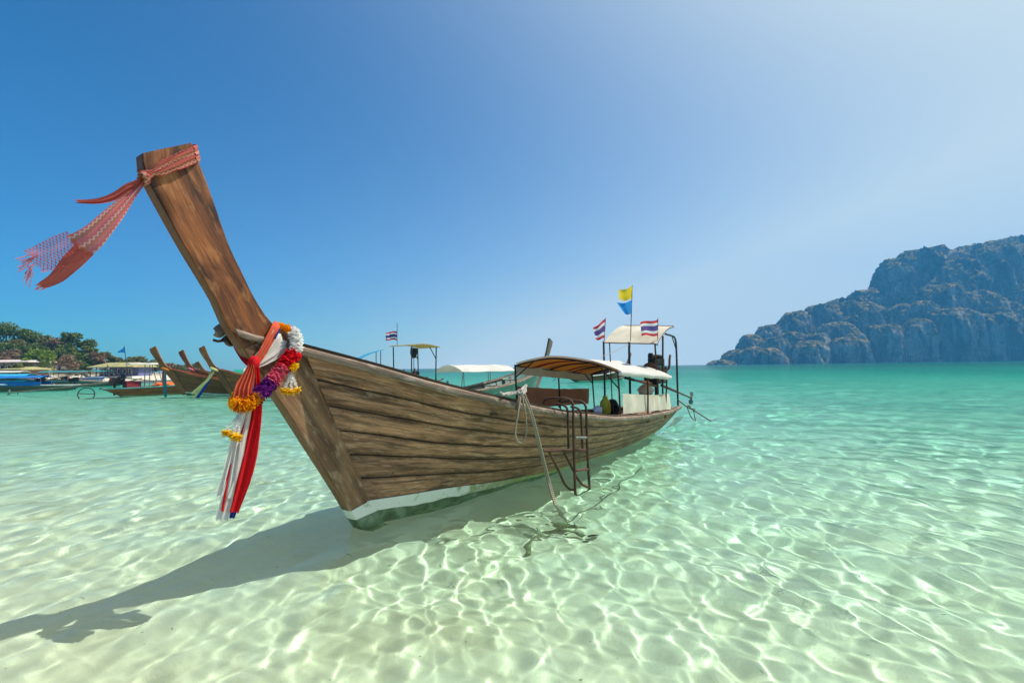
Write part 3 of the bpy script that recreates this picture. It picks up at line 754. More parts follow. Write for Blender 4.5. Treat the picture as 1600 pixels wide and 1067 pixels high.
for k in (0, 5, 9, 13):
    mb = MB(); mb.tube([p - Vector((0, 0, .04)) for p in RG[k]], .014, 6); link('canopy_hoop', mb, 'dark_steel', boat, local=True)
for a, b in (cn, cf, cc_):
    tube_part('canopy_rail', [a - Vector((0, 0, .045)), b - Vector((0, 0, .045))], .012, 'dark_steel', boat, 6)
def gun(u):
    i = min(range(60), key=lambda k: abs(HB.G[k].x - u)); return HB.G[i]
for u0, u1, v, zt in ((4.80, 4.62, .86, 1.49), (6.2, 6.12, .85, 1.40), (7.50, 7.56, .78, 1.33), (4.02, 4.02, -.84, 1.64), (5.60, 5.60, -.85, 1.54), (7.10, 7.10, -.80, 1.42)):
    g = gun(u0); tube_part('canopy_post', [L(u0, v - .05 * (1 if v > 0 else -1), g.z - .12), L((u0 + u1) / 2, v - .02 * (1 if v > 0 else -1), (g.z + zt) / 2), L(u1, v, zt)], .017, 'rust_steel' if v > 0 else 'dark_steel', boat, 8)
tube_part('canopy_brace', [L(4.70, .84, 1.20), L(4.5, .6, 1.57)], .012, 'dark_steel', boat, 6)
tube_part('canopy_brace', [L(4.02, -.82, 1.42), L(4.12, -.5, 1.70)], .012, 'dark_steel', boat, 6)
tube_part('canopy_brace', [L(7.10, -.80, 1.2), L(6.7, -.8, 1.44)], .012, 'dark_steel', boat, 6)

def curtain(name, a0, a1, b0, b1, mat, amp=.03, n=26, m=9):
    """hanging sheet from the line a0-a1 (top) down to b0-b1, sagging and rumpled"""
    Gr = []
    for i in range(n):
        s = i / (n - 1); row = []
        for j in range(m):
            t = j / (m - 1); p = Vector(a0).lerp(Vector(a1), s).lerp(Vector(b0).lerp(Vector(b1), s), t)
            p += Vector((0, amp * (.55 * math.sin(s * 24 + 2 * math.sin(s * 9)) * (.3 + .7 * t) + .35 * noise.noise(Vector((s * 6, t * 1.2, 4)))), -.025 * math.sin(s * math.pi) * (1 - t) + .012 * noise.noise(Vector((s * 14, 0, 2))) * (1 - t)))
            row.append(p)
        Gr.append(row)
    mb = MB(); mb.slab(Gr, .003); return link(name, mb, mat, boat, local=True)
curtain('side_curtain', L(4.05, -.83, 1.255), L(7.0, -.84, 1.085), L(4.05, -.86, .84), L(7.0, -.86, .74), 'brown_tarp', .018)
curtain('side_curtain', L(4.86, .84, 1.115), L(7.85, .72, .955), L(4.86, .84, .76), L(7.9, .74, .60), 'cream_canvas', .035)

# -- helmsman's high awning on its frame
VG = []
for i in range(9):
    s = i / 8; row = []
    for j in range(13):
        t = j / 12; f = L(7.40 - .02 * t, .62 - 1.24 * t, 2.06 + .08 * t); b = L(8.72, .62 - 1.24 * t, 2.43 + .09 * t)
        row.append(f.lerp(b, s) + Vector((0, 0, .17 * math.sin(s * math.pi * .75) * (1 - .15 * s) + .01 * noise.noise(Vector((s * 5, t * 5, 3))))))
    VG.append(row)
mb = MB(); mb.slab(VG, .014); link('awning', mb, 'cream_canvas', boat, local=True)
tube_part('awning_edge', [p for p in VG[0]], .012, 'rust_steel', boat, 6)
tube_part('awning_edge', [p for p in VG[-1]], .016, 'rust_steel', boat, 6)
for k in (0, 12): tube_part('awning_edge', [r_[k] - Vector((0, 0, .02)) for r_ in VG], .012, 'dark_steel', boat, 6)
tube_part('awning_post', [L(7.47, -.66, .55), L(7.47, -.66, 2.18)], .024, 'dark_steel', boat, 8)
tube_part('awning_post', [L(7.8, -.62, .55), L(7.72, -.62, 2.2)], .014, 'dark_steel', boat, 8)
tube_part('awning_post', [L(7.62, .56, .55), L(7.5, .57, 1.6), L(7.43, .58, 2.05)], .02, 'rust_steel', boat, 8)
tube_part('awning_post', [L(8.1, .5, .8), L(8.25, .5, 2.28)], .022, 'rust_steel', boat, 8)
tube_part('stern_frame', [L(8.2, .58, 2.32), L(8.9, .52, 2.31), L(9.2, .5, 2.28), L(9.36, .48, 2.16), L(9.42, .47, 1.9), L(9.44, .46, .56)], .024, 'dark_steel', boat, 8, 26)
tube_part('stern_frame', [L(9.0, .5, 2.28), L(9.38, .47, 2.0)], .013, 'dark_steel', boat, 6)
tube_part('flag_mast', [L(7.36, 0, .4), L(7.38, 0, 1.95), L(7.40, 0, 2.12)], .028, 'dark_steel', boat, 8)

# -- engine on its pivot with tiller and long tail
ue, ve = 8.72, .16
mb = MB()
mb.box(L(ue, ve, 1.38), (.66, .34, .36)); mb.box(L(ue + .03, ve, 1.66), (.54, .24, .18)); mb.box(L(ue - .38, ve, 1.36), (.10, .32, .46)); mb.box(L(ue + .40, ve, 1.34), (.16, .24, .26))
E_ = link('engine', mb, 'engine_black', boat, local=True, smooth=False)
def sub(name, mb, mat): return link(name, mb, mat, E_, local=True)
mb = MB(); mb.lathe(L(ue - .50, ve, 1.48), [(.0, 0), (.18, 0), (.18, .05), (0, .04)], 16, (1, 0, 0)); sub('flywheel', mb, 'engine_rust')
mb = MB(); mb.lathe(L(ue - .38, ve + .08, 1.24), [(.0, 0), (.08, 0), (.08, .04), (0, .04)], 14, (1, 0, 0)); sub('pulley', mb, 'engine_rust')
mb = MB(); mb.lathe(L(ue + .12, ve, 1.74), [(.0, 0), (.11, 0), (.13, .03), (.13, .09), (.07, .12), (0, .12)], 14); sub('air_filter', mb, 'engine_black')
mb = MB(); mb.lathe(L(ue - .22, ve - .05, 1.70), [(0, 0), (.06, 0), (.07, .04), (.07, .14), (.05, .19), (.0, .2)], 12); sub('oil_tank', mb, 'engine_black')
mb = MB(); mb.tube(catmull([L(ue + .15, ve + .16, 1.45), L(ue + .25, ve + .24, 1.52), L(ue + .3, ve + .25, 1.74), L(ue + .36, ve + .25, 1.84)], 12), .028, 8); sub('exhaust_pipe', mb, 'engine_rust')
for k in range(4):
    mb = MB(); mb.tube([L(ue - .16 + k * .11, ve + .16, 1.44), L(ue - .16 + k * .11, ve + .22, 1.36), L(ue + .1, ve + .22, 1.30)], .02, 6); sub('manifold_pipe', mb, 'engine_rust')
mb = MB(); mb.tube(catmull([L(ue - .34, ve - .1, 1.6), L(ue - .1, ve + .1, 1.70), L(ue + .2, ve, 1.66), L(ue + .3, ve - .1, 1.5)], 14), .016, 6); sub('hose', mb, 'black_rubber')
mb = MB(); mb.tube([L(ue, ve, .40), L(ue, ve, 1.18)], .05, 10); mb.box(L(ue, ve, 1.17), (.62, .34, .04)); link('engine_pivot', mb, 'engine_black', boat, local=True, smooth=False)
tp = [bp(982, 591.5, .22), bp(998, 595.5, .2), bp(1010, 598, .18), bp(1026, 602, .16)]
tl = tube_part('tiller', tp, [.022, .026, .05, .055], 'engine_rust', boat, 8)
mb = MB(); mb.tube([tp[0] - (tp[1] - tp[0]) * .3, tp[0] + (tp[1] - tp[0]) * .5], .03, 8); link('tiller_grip', mb, 'black_rubber', tl, local=True)
t0, t1 = bp(1034, 602, .16), bp(1079.5, 621.5, .22)
ta = tube_part('tail_shaft', [t0, t0.lerp(t1, .45), t0.lerp(t1, .5), t1], [.038, .036, .024, .022], 'rust_steel', boat, 8)
def propeller(root, c, axis, r, mat, blades=2, a0=.3, name='propeller'):
    ax = Vector(axis).normalized(); a = Vector((0, 0, 1)); a = (a - ax * a.dot(ax)).normalized(); b = ax.cross(a)
    mb = MB(); mb.lathe(c, [(0, -r * .35), (r * .16, -r * .3), (r * .2, 0), (r * .16, r * .3), (0, r * .4)], 10, ax)
    for k in range(blades):
        t = a0 + 2 * math.pi * k / blades; d = a * math.cos(t) + b * math.sin(t); e = ax.cross(d); Gr = []
        for i in range(7):
            s = i / 6; wd = r * .42 * math.sin(math.pi * (.12 + .80 * s)) ** .8; tw = .9 - .5 * s; row = []
            for j in range(5):
                q = j / 2 - 1; row.append(Vector(c) + d * (r * (.15 + .95 * s)) + (e * math.cos(tw) + ax * math.sin(tw)) * (wd * q) + ax * (.05 * r * (1 - q * q)))
            Gr.append(row)
        mb.slab(Gr, r * .05)
    return link(name, mb, mat, root, local=True)
propeller(ta, t1 + (t1 - t0).normalized() * .03, (1, .5, -.1), .17, 'grey_steel', 2, .12)
mb = MB(); fin = [bp(1042, 672, .2), bp(1056, 652, .2), bp(1068, 650, .2), bp(1064, 656, .2), bp(1050, 668, .2)]
mb.add(fin + [p + Vector((0, .03, 0)) for p in fin], [tuple(range(5)), tuple(range(5, 10))[::-1]] + [(q, (q + 1) % 5, 5 + (q + 1) % 5, 5 + q) for q in range(5)])
link('rudder', mb, 'green_hull', boat, local=True, smooth=False)

# ------------------------------------------------------------------ things on and around the big boat
def bw(px, py, v): return W(bp(px, py, v))
def wtube(name, pts, r, mat, root, n=8, sm=None):
    P = [Vector(p) for p in pts]
    if sm: P = catmull(P, sm)
    mb = MB(); mb.tube(P, r, n); return link(name, mb, mat, root)

# boarding ladder hooked over the near gunwale
def zl(x, y): return (780 + x / 4.85, 600 + y / 4.85)
VO, VI = 1.16, 1.0
def lp(v, *pts): return [bw(*zl(x, y), v) for x, y in pts]
lad = thing('boarding_ladder', 'rusty tubular boarding ladder hooked over the side of the big boat', 'ladder', bw(*zl(575, 795), VO), RZ)
def hook(outer, top, inn): return [bw(*zl(x, y), v) for x, y, v in top]
wtube('rail', [bw(*zl(335, 150), .72), bw(*zl(345, 122), .74), bw(*zl(385, 109), .82), bw(*zl(480, 108), 1.02), bw(*zl(530, 116), 1.10), bw(*zl(555, 145), 1.15), bw(*zl(560, 190), VO), bw(*zl(566, 500), VO), bw(*zl(576, 800), VO), bw(*zl(585, 890), VO), bw(*zl(597, 912), VO)], .018, 'rust_steel', lad, 8, 60)
wtube('rail', [bw(*zl(455, 175), .72), bw(*zl(470, 142), .76), bw(*zl(520, 128), .88), bw(*zl(590, 127), 1.03), bw(*zl(630, 137), 1.10), bw(*zl(652, 160), 1.15), bw(*zl(660, 205), VO), bw(*zl(668, 500), VO), bw(*zl(684, 780), VO), bw(*zl(690, 845), VO), bw(*zl(680, 870), VO), bw(*zl(640, 896), VO), bw(*zl(597, 912), VO)], .018, 'rust_steel', lad, 8, 64)
wtube('brace', [bw(*zl(430, 152), .8), bw(*zl(480, 158), .92), bw(*zl(510, 178), VI), bw(*zl(519, 215), VI), bw(*zl(526, 498), VI)], .016, 'rust_steel', lad, 8, 26)
wtube('brace', [bw(*zl(545, 172), .8), bw(*zl(585, 180), .92), bw(*zl(612, 200), VI), bw(*zl(620, 235), VI), bw(*zl(632, 498), VI)], .016, 'rust_steel', lad, 8, 26)
for a, b in (((575, 405), (664, 405)), ((580, 657), (680, 643))): wtube('rung', lp(VO, a, b), .016, 'grey_steel' if a[1] < 500 else 'rust_steel', lad)
wtube('cross_bar', [bw(*zl(330, 503), VI + .02), bw(*zl(560, 508), VI + .02)], .017, 'rust_steel', lad)
wtube('cross_bar', [bw(*zl(360, 497), VI - .05), bw(*zl(668, 500), VO)], .015, 'rust_steel', lad)
wtube('strut', [bw(*zl(378, 512), VI), bw(*zl(450, 655), VI + .04), bw(*zl(495, 755), VI + .08), bw(*zl(535, 795), VI + .12), bw(*zl(575, 803), VO)], .016, 'rust_steel', lad, 8, 24)
wtube('strut', [bw(*zl(488, 512), VI), bw(*zl(555, 640), VI + .05), bw(*zl(600, 725), VI + .09), bw(*zl(640, 768), VI + .13), bw(*zl(681, 780), VO)], .016, 'rust_steel', lad, 8, 24)

# mooring rope made fast on the near gunwale
rope = thing('mooring_rope', 'pale mooring rope knotted on the near gunwale and hanging down into the water', 'rope', bw(815, 615, .9), RZ)
kn = [(808, 614, .84), (814, 610, .92), (819, 605, .86), (821, 611, .95), (814, 616, .97), (810, 611, .88), (817, 608, .9), (822, 602, .84), (816, 614, .98), (811, 617, .9)]
wtube('knot', [bw(*k) for k in kn], .017, 'rope_pale', rope, 8, 70)
wtube('lashing', [bw(780, 613, .78), bw(790, 617, .82), bw(800, 616, .86), bw(811, 613, .9)], .016, 'rope_pale', rope, 8, 20)
wtube('lashing', [bw(784, 617, .84), bw(795, 614, .82), bw(805, 613, .86), bw(814, 610, .92)], .016, 'rope_pale', rope, 8, 20)
wtube('lashing', [bw(806, 640, .95), bw(809, 628, .97), bw(812, 616, .95), bw(816, 606, .86)], .013, 'rope_brown', rope, 8, 20)
wtube('loop', [bw(814, 616, .97), bw(810, 640, .98), bw(806, 665, .96), bw(805.5, 680, .94), bw(810, 690, .93), bw(817, 689, .93), bw(822, 678, .95), bw(822, 655, .98), bw(818, 632, .99), bw(815, 614, .97)], .0115, 'rope_tan', rope, 8, 60)
sd = depth(1.0, 5.2)
wtube('rope_strand', [bw(816, 616, .97), bw(828, 645, 1.0), bw(840, 688, 1.03), bw(853, 740, 1.06), at_z(866, 786, .0), under(876, 797, -.12), under(880, 806, -.26), under(890, 813, -.34)], .013, 'rope_tan', rope, 8, 70)
wtube('rope_strand', [bw(819, 614, .97), bw(831, 645, 1.01), bw(843, 690, 1.05), bw(856, 742, 1.08), at_z(867.5, 785, .0), under(874, 799, -.13), under(879, 808, -.27), under(888, 815, -.35)], .012, 'rope_tan', rope, 8, 70)
line = thing('anchor_line', 'thin brown anchor line lying just under the water beside the ladder', 'rope', under(893, 812, -.3))
wtube('line', [under(889, 814, -.38), under(900, 808, -.3), under(906, 798, -.22), under(922, 795, -.16), under(936, 785, -.12), under(952, 772, -.10), under(966, 765, -.10), under(970, 752, -.08), under(990, 742, -.06), under(1003, 730, -.05)], .008, 'rope_brown', line, 6, 70)
# sunken anchor
an = thing('sunken_anchor', 'dark weedy anchor lying on the sand under the water by the ladder', 'anchor', under(872, 820, -.45))
Z0 = -float(depth(.5, 4.75)) + .05
mb = MB(); mb.lathe(under(872, 819, Z0 + .02), [(0, -.06), (.09, -.05), (.16, 0), (.12, .05), (0, .08)], 14, flat=.6); link('crown', mb, 'weed_brown', an)
wtube('shank', [under(862, 822, Z0), under(890, 821, Z0 + .02), under(914, 820, Z0)], .016, 'weed_brown', an)
wtube('fluke', [under(884, 826, Z0), under(900, 829, Z0), under(908, 832, Z0), under(915, 830, Z0 + .03)], [.02, .035, .03, .008], 'weed_brown', an)
wtube('stock', [under(838, 823, Z0 + .10), under(834, 832, Z0 + .05), under(828, 842, Z0), under(820, 866, Z0)], [.035, .03, .03, .04], 'weed_brown', an, 8, 14)
wtube('chain', [under(835, 838, Z0), under(848, 839, Z0 + .02), under(861, 834, Z0)], .022, 'weed_brown', an, 6, 12)
for k, (x, y) in enumerate(((929, 833), (916, 843.5))):  # two flat dark ovals on the sand; what they are is not known
    s_ = thing('seabed_stone', ['dark flat stone on the sand right of the sunken anchor, farther from the viewer', 'dark flat stone on the sand below the sunken anchor, nearer to the viewer'][k], 'stone', under(x, y, Z0 - .03), .3 * k, 'dark stones by the anchor')
    mb = MB(); mb.lathe((0, 0, 0), [(0, -.03), (.05, -.025), (.075, 0), (.05, .02), (0, .03)], 10, flat=.5); link('stone', mb, 'engine_black', s_, local=True)

# ropes hanging at the stern
sr = thing('stern_rope', 'brown stern rope with a knot and loose end running off the stern into the sea', 'rope', bw(1066, 628, .45), RZ)
wtube('rope_strand', [bw(1058, 624, .46), bw(1066, 630, .46), bw(1074, 636, .48), bw(1084, 641, .5), at_z(1098, 650, .12), at_z(1111, 658, .0), at_z(1122, 665, -.25)], .017, 'rope_brown', sr, 8, 40)
wtube('loose_end', [bw(1074, 637, .48), bw(1079, 650, .48), bw(1084, 656, .48), bw(1087, 657, .48), bw(1085, 650, .48), bw(1084, 641, .5)], .012, 'rope_brown', sr, 8, 26)
wtube('knot', [bw(1073, 635, .46), bw(1077, 634, .52), bw(1079, 638, .44), bw(1082, 639, .53), bw(1084, 642, .46), bw(1085, 639, .5)], .02, 'rope_brown', sr, 8, 26)
gy = thing('guy_line', 'thin white guy line from the flag mast down to the canopy roof', 'rope', bw(985, 537, 0))
wtube('line', [bw(983, 538, 0), bw(962, 548, -.02), bw(940, 557, -.03)], .006, 'rope_pale', gy, 6)

# things stowed inside
def vessel(name, label, cat, loc, prof, mat, cap=None, axis=None, flat=1, group=None):
    t = thing(name, label, cat, loc, RZ)
    mb = MB(); mb.lathe((0, 0, 0), prof, 18, axis, flat); link('body', mb, mat, t, local=True)
    if cap: mb = MB(); mb.lathe((0, 0, 0), cap[0], 12, axis); link('cap', mb, cap[1], t, local=True)
    return t
vessel('jerrycan', 'yellow plastic canister standing inside the big boat by the ladder', 'canister', bw(946, 646, .45), [(0, 0), (.10, 0), (.115, .03), (.115, .17), (.10, .22), (.05, .27), (.035, .28), (0, .28)], 'yellow_plastic', ([(.04, .275), (.045, .28), (.045, .31), (0, .315)], 'yellow_plastic'), flat=.8)
ty = thing('rubber_tyre', 'black rubber tyre lying inside the big boat beside the yellow canister', 'tyre', bw(961, 640, .5), RZ)
mb = MB(); 
for ring in range(1):
    pts = [Vector((.13 * math.cos(2 * math.pi * k / 20), .03 * math.sin(k), .13 * math.sin(2 * math.pi * k / 20))) for k in range(21)]
    pts = [Vector((.13 * math.cos(2 * math.pi * k / 20), .05, .13 * math.sin(2 * math.pi * k / 20))) for k in range(21)]
    mb.tube(pts, .07, 10)
link('tyre', mb, 'black_rubber', ty, local=True)
mb = MB(); mb.lathe((0, .05, 0), [(.0, -.02), (.07, -.02), (.07, .02), (0, .02)], 14, (0, 1, 0)); link('rim', mb, 'engine_black', ty, local=True)
def sack(name, label, loc, r, mat, seed):
    t = thing(name, label, 'bag', loc, RZ); mb = MB(); G_ = []
    for i in range(10):
        a = i / 9 * math.pi; row = []
        for j in range(15):
            b = j / 14 * 2 * math.pi; d = Vector((math.sin(a) * math.cos(b), math.sin(a) * math.sin(b) * .8, math.cos(a) * .75)); n_ = noise.noise(d * 2.3 + Vector((seed, 0, 0)))
            row.append(d * r * (1 + .35 * n_))
        G_.append(row)
    mb.grid(G_); link('bag', mb, mat, t, local=True)
sack('plastic_bag', 'crumpled white plastic bag inside the big boat left of the yellow canister', bw(934, 641, .4), .10, 'white_plastic', 3)
sack('cloth_sack', 'cream cloth sack behind the near side curtain at the stern', bw(1009, 611, .35), .20, 'cream_canvas', 8)

# flags
def flag(name, label, pole_pts, fl, mat, group=None, rz=0, amp=.05, pole_r=.008):
    """fl: (top at pole, bottom at pole, top at fly, bottom at fly) in world space"""
    t = thing(name, label, 'flag', pole_pts[0], rz, group)
    wtube('pole', pole_pts, pole_r, 'dark_steel', t, 6)
    a, b, c, d = fl; n, m = 16, 11; Gr, T = [], []
    seed = (a.x * 3.1) % 7
    for i in range(n):
        s = i / (n - 1); row, tr = [], []
        for j in range(m):
            q = j / (m - 1); p = a.lerp(c, s).lerp(b.lerp(d, s), q)
            wv = math.sin(s * 7.5 + q * 1.6 + seed) * s ** .7 + .5 * noise.noise(Vector((s * 3, q * 2, seed)))
            row.append(p + Vector((0, 1, 0)) * amp * 1.6 * wv + Vector((0, 0, amp * .55 * math.sin(s * 6.2 + seed)))); tr.append((s, q, 0))
        Gr.append(row); T.append(tr)
    mb = MB(); mb.grid(Gr, T); link('cloth', mb, mat, t, fix=False); return t
def bflag(name, label, pole, q, v, mat, vf=None, **k):
    P = [bw(x, y, v) for x, y in pole]
    vf = v if vf is None else vf
    flag(name, label, P, tuple(bw(x, y, v if i < 2 else vf) for i, (x, y) in enumerate(q)), mat, **k)
bflag('national_flag', 'red, white and blue striped flag at the left front corner of the high awning', [(944, 534), (946, 497)], [(945.5, 499), (944, 529), (927, 512), (931, 531)], -.66, 'tricolour_cloth', amp=.03, group='striped flags on the big boat')
bflag('national_flag', 'red, white and blue striped flag standing before the right end of the high awning', [(1027.5, 540), (1028, 497)], [(1028, 499), (1028, 524), (999, 504), (1002, 525)], .60, 'tricolour_cloth', amp=.03, group='striped flags on the big boat')
bflag('yellow_flag', 'tattered yellow flag flying at the top of the mast above the blue one', [(985, 537), (988, 446)], [(988, 447.5), (987, 468), (967, 454), (966, 469)], 0, 'yellow_cloth', amp=.035)
bflag('blue_flag', 'bright blue flag flying on the mast right below the yellow one', [(985.6, 520), (987, 470)], [(987, 470.5), (986.5, 492), (964, 474), (972, 488)], .01, 'azure_cloth', amp=.035, pole_r=.01)

# ------------------------------------------------------------------ cloths and flowers on the prow
def ribbon(mb, path, widths, wdir, pleat=.0, npl=4, n=40, m=13, thick_dir=(0, 1, 0), seed=0, twist=None):
    P = catmull(path, n); Gr, T = [], []; d = 0
    td = Vector(thick_dir)
    ws = np.interp(np.linspace(0, 1, n), np.linspace(0, 1, len(widths)), widths)
    for i in range(n):
        s = i / (n - 1); row, tr = [], []
        if i: d += (P[i] - P[i - 1]).length
        tg = (P[min(i + 1, n - 1)] - P[max(i - 1, 0)]).normalized(); wd = Vector(wdir) if not callable(wdir) else Vector(wdir(s)); wd = (wd - tg * wd.dot(tg)).normalized(); nn = tg.cross(wd)
        for j in range(m):
            q = j / (m - 1) - .5; pl = pleat * math.sin((q + .5) * math.pi * 2 * npl + seed + 1.1 * math.sin(s * 3 + seed)) + pleat * .5 * noise.noise(Vector((s * 2.5, q * 5, seed)))
            row.append(P[i] + wd * ws[i] * q + nn * pl + tg * (.03 * noise.noise(Vector((q * 9, seed, 1))) if i == n - 1 else 0)); tr.append((d, (q + .5) * .35, seed))
        Gr.append(row); T.append(tr)
    mb.grid(Gr, T); return Gr

VS = .075
# scarf round the top of the prow
sc_t = thing('prow_scarf', 'coral woven scarf knotted round the top of the tall prow, fringed ends blowing left', 'scarf', bw(227, 276, VS), RZ)
band = [bw(303, 242, VS + .012), bw(270, 256, VS + .018), bw(240, 270, VS + .016), bw(227, 276, VS + .01), bw(221, 279, .03), bw(219, 279, -.05), bw(226, 270, -.09), bw(262, 255, -.10), bw(300, 238, -.095), bw(307, 238, -.06), bw(309, 240, .02), bw(304, 242, VS + .012)]
mb = MB(); P = catmull(band, 64); Gr, T = [], []; d = 0; updir = (bw(240, 240, VS) - bw(252, 290, VS)).normalized()
for i, p in enumerate(P):
    if i: d += (p - P[i - 1]).length
    s = i / 63; k = min(1, abs(s - .27) * 9 + .35) if s < .6 else 1; wd = .105 * k * (1.15 if s < .12 or s > .8 else 1)
    c = (bw(262, 256, 0)); out = (p - c); out = out - updir * out.dot(updir); out = out.normalized() if out.length > .01 else Vector((0, 0, 1))
    Gr.append([p + updir * wd * (q / 8 - .5) + out * (.006 * math.sin(q * 2.3 + d * 14) + .004) for q in range(9)]); T.append([(d, q / 8 * .33, 0) for q in range(9)])
mb.slab(Gr, .004, T); link('band', mb, 'scarf_weave', sc_t)
mb = MB(); kc = bw(225, 277, .085)
mb.tube([kc + (bw(221, 270, .1) - kc), kc + NEAR * .03, bw(229, 284, .09), bw(224, 287, .06), bw(219, 280, .06), bw(225, 273, .11), bw(229, 278, .12)], [.02, .026, .024, .022, .022, .024, .016], 8); link('knot', mb, 'scarf_weave', sc_t)
VT = .09
mb = MB(); wv_ = lambda a, b: (bw(*b, VT) - bw(*a, VT))
G1 = ribbon(mb, [bw(226, 281, VT), bw(208, 302, VT), bw(176, 338, VT + .05), bw(145, 370, VT + .05), bw(122, 386, VT + .03)], [.03, .055, .10, .125, .16], wv_((110, 360), (140, 395)), .012, 1.6, 40, 15, seed=2)
link('tail', mb, 'scarf_weave', sc_t)
mb = MB(); G2 = ribbon(mb, [bw(133, 389, VT + .032), bw(110, 412, VT), bw(88, 434, VT - .04), bw(62, 448, VT - .06)], [.105, .10, .075, .04], wv_((100, 400), (120, 425)), .007, 1.2, 20, 9, seed=5); link('tail_end', mb, 'faded_red', sc_t)
mb = MB(); ribbon(mb, [bw(122, 380, VT + .03), bw(95, 392, VT), bw(72, 402, VT - .03), bw(53, 409, VT - .04)], [.17, .18, .17, .15], wv_((75, 385), (92, 425)), .012, 1.5, 22, 11, seed=4); link('net_end', mb, 'scarf_net', sc_t)
mb = MB(); ribbon(mb, [bw(222, 283, VT), bw(202, 293, VT), bw(178, 308, VT - .02), bw(150, 315, VT - .03), bw(117, 315, VT - .05)], [.035, .055, .05, .035, .02], wv_((170, 295), (176, 318)), .008, 2, 26, 7, seed=7); link('short_tail', mb, 'faded_red', sc_t)
mb = MB()
for k in range(16):
    a = k / 15; p0 = bw(57 - 10 * a + 4 * math.sin(k), 396 + 30 * a, VT - .04); e = bw(32 + 14 * a + 6 * math.sin(k * 2.7) - 8 * (k % 3 == 0), 405 + 42 * a + 5 * math.sin(k * 1.9), VT - .06)
    mb.tube(catmull([p0, p0.lerp(e, .5) + Vector((0, 0, .015 * math.sin(k * 3.1))), e], 8), .0028, 4)
for k in range(7):
    p0 = bw(64 - k, 446 + k * .6, VT - .06); e = bw(57 + 2 * math.sin(k * 2), 452 + 1.5 * math.sin(k), VT - .07); mb.tube([p0, e], .003, 4)
link('fringe', mb, 'pink_cloth', sc_t)

# sashes tied round the neck of the prow: white and coral turns, red / white / navy tails
def wrap(mb, near_path, widths, far_v=-.10, n=52, m=9, ripple=.005, seed=0):
    """a turn of cloth: along near_path (px, py, v) on the near face, then back round the far side"""
    Q = [bw(*p) for p in near_path]; P = catmull(Q, n); Gr, T = [], []; d = 0
    for i in range(n):
        if i: d += (P[i] - P[i - 1]).length
        s = i / (n - 1); wd = float(np.interp(s, np.linspace(0, 1, len(widths)), [w_[0] for w_ in widths]))
        dirp = Vector([float(np.interp(s, np.linspace(0, 1, len(widths)), [w_[1][k] for w_ in widths])) for k in range(3)])
        tg = (P[min(i + 1, n - 1)] - P[max(i - 1, 0)]).normalized(); dirp = (dirp - tg * dirp.dot(tg)).normalized(); nn = tg.cross(dirp)
        Gr.append([P[i] + dirp * wd * (q / (m - 1) - .5) + nn * (ripple * math.sin(q * 2.1 + seed + d * 3)) for q in range(m)]); T.append([(d, q / (m - 1) * .35, seed) for q in range(m)])
    mb.slab(Gr, .004, T); return Gr
z2 = lambda x, y: (300 + x / 4.85, 480 + y / 4.85)
du_ = (bw(440, 500, .08) - bw(420, 560, .08)).normalized()
perp = lambda a, b: tuple((bw(*z2(*b), .1) - bw(*z2(*a), .1)))
wh = thing('white_sash', 'white pleated sash wound round the prow neck with its long pale tail hanging down', 'sash', bw(*z2(480, 430), .1), RZ)
mb = MB(); wrap(mb, [(*z2(690, 215), .03), (*z2(672, 240), .095), (*z2(620, 310), .105), (*z2(555, 370), .11), (*z2(500, 410), .105), (*z2(465, 430), .10)], [(.20, perp((640, 180), (735, 285))), (.19, perp((590, 250), (690, 370))), (.08, perp((490, 380), (515, 440)))], seed=1, ripple=.007); link('wrap', mb, 'white_sash', wh)
mb = MB(); ribbon(mb, [bw(396, 572, .12), bw(389, 600, .13), bw(383, 640, .12), bw(372, 690, .12), bw(362, 740, .12), bw(350, 776, .12)], [.05, .08, .10, .11, .12, .12], (.86, .40, 0), .008, 2.5, 44, 31, seed=3); link('tail', mb, 'white_sash', wh)
mb = MB(); ribbon(mb, [bw(372, 690, .125), bw(360, 750, .125), bw(352, 790, .125), bw(347, 812, .125)], [.05, .07, .08, .09], (.86, .40, 0), .007, 2, 24, 21, seed=9); link('tail', mb, 'white_sash', wh)
rd = thing('red_sash', 'red sash knotted on the prow neck with long red tails hanging over the water', 'sash', bw(*z2(465, 430), .12), RZ)
mb = MB(); wrap(mb, [(*z2(650, 120), .0), (*z2(635, 145), .09), (*z2(590, 240), .115), (*z2(530, 350), .12), (*z2(490, 410), .12), (*z2(460, 425), .12)], [(.06, perp((610, 125), (665, 165))), (.07, perp((560, 230), (620, 270))), (.05, perp((490, 380), (515, 430)))], seed=2); link('coral_wrap', mb, 'coral_sash', rd)
mb = MB(); wrap(mb, [(*z2(470, 430), .11), (*z2(430, 420), .06), (*z2(395, 380), -.02), (*z2(360, 330), -.08), (*z2(335, 290), -.11)], [(.05, perp((430, 380), (420, 450))), (.06, perp((380, 340), (350, 390))), (.05, perp((350, 300), (330, 330)))], seed=4); link('wrap', mb, 'red_sash', rd)
mb = MB(); kc = bw(*z2(468, 425), .13)
Gk = []
for i in range(9):
    a = i / 8 * math.pi; Gk.append([kc + Vector((0, 0, 1)) * math.cos(a) * .062 + (NEAR * math.cos(b) * .8 + HEAD * math.sin(b)) * math.sin(a) * .045 * (1 + .18 * math.sin(b * 5 + a * 3)) for b in [j / 16 * 2 * math.pi for j in range(17)]])
mb.grid(Gk, [[(i * .02, j * .02, 0) for j in range(17)] for i in range(9)]); link('knot', mb, 'red_sash', rd)
mb = MB(); ribbon(mb, [bw(394, 570, .15), bw(388, 588, .16), bw(381, 606, .165), bw(377, 629, .165)], [.05, .09, .12, .135], (.86, .40, 0), .014, 4, 26, 25, seed=1); link('coral_tail', mb, 'coral_sash', rd)
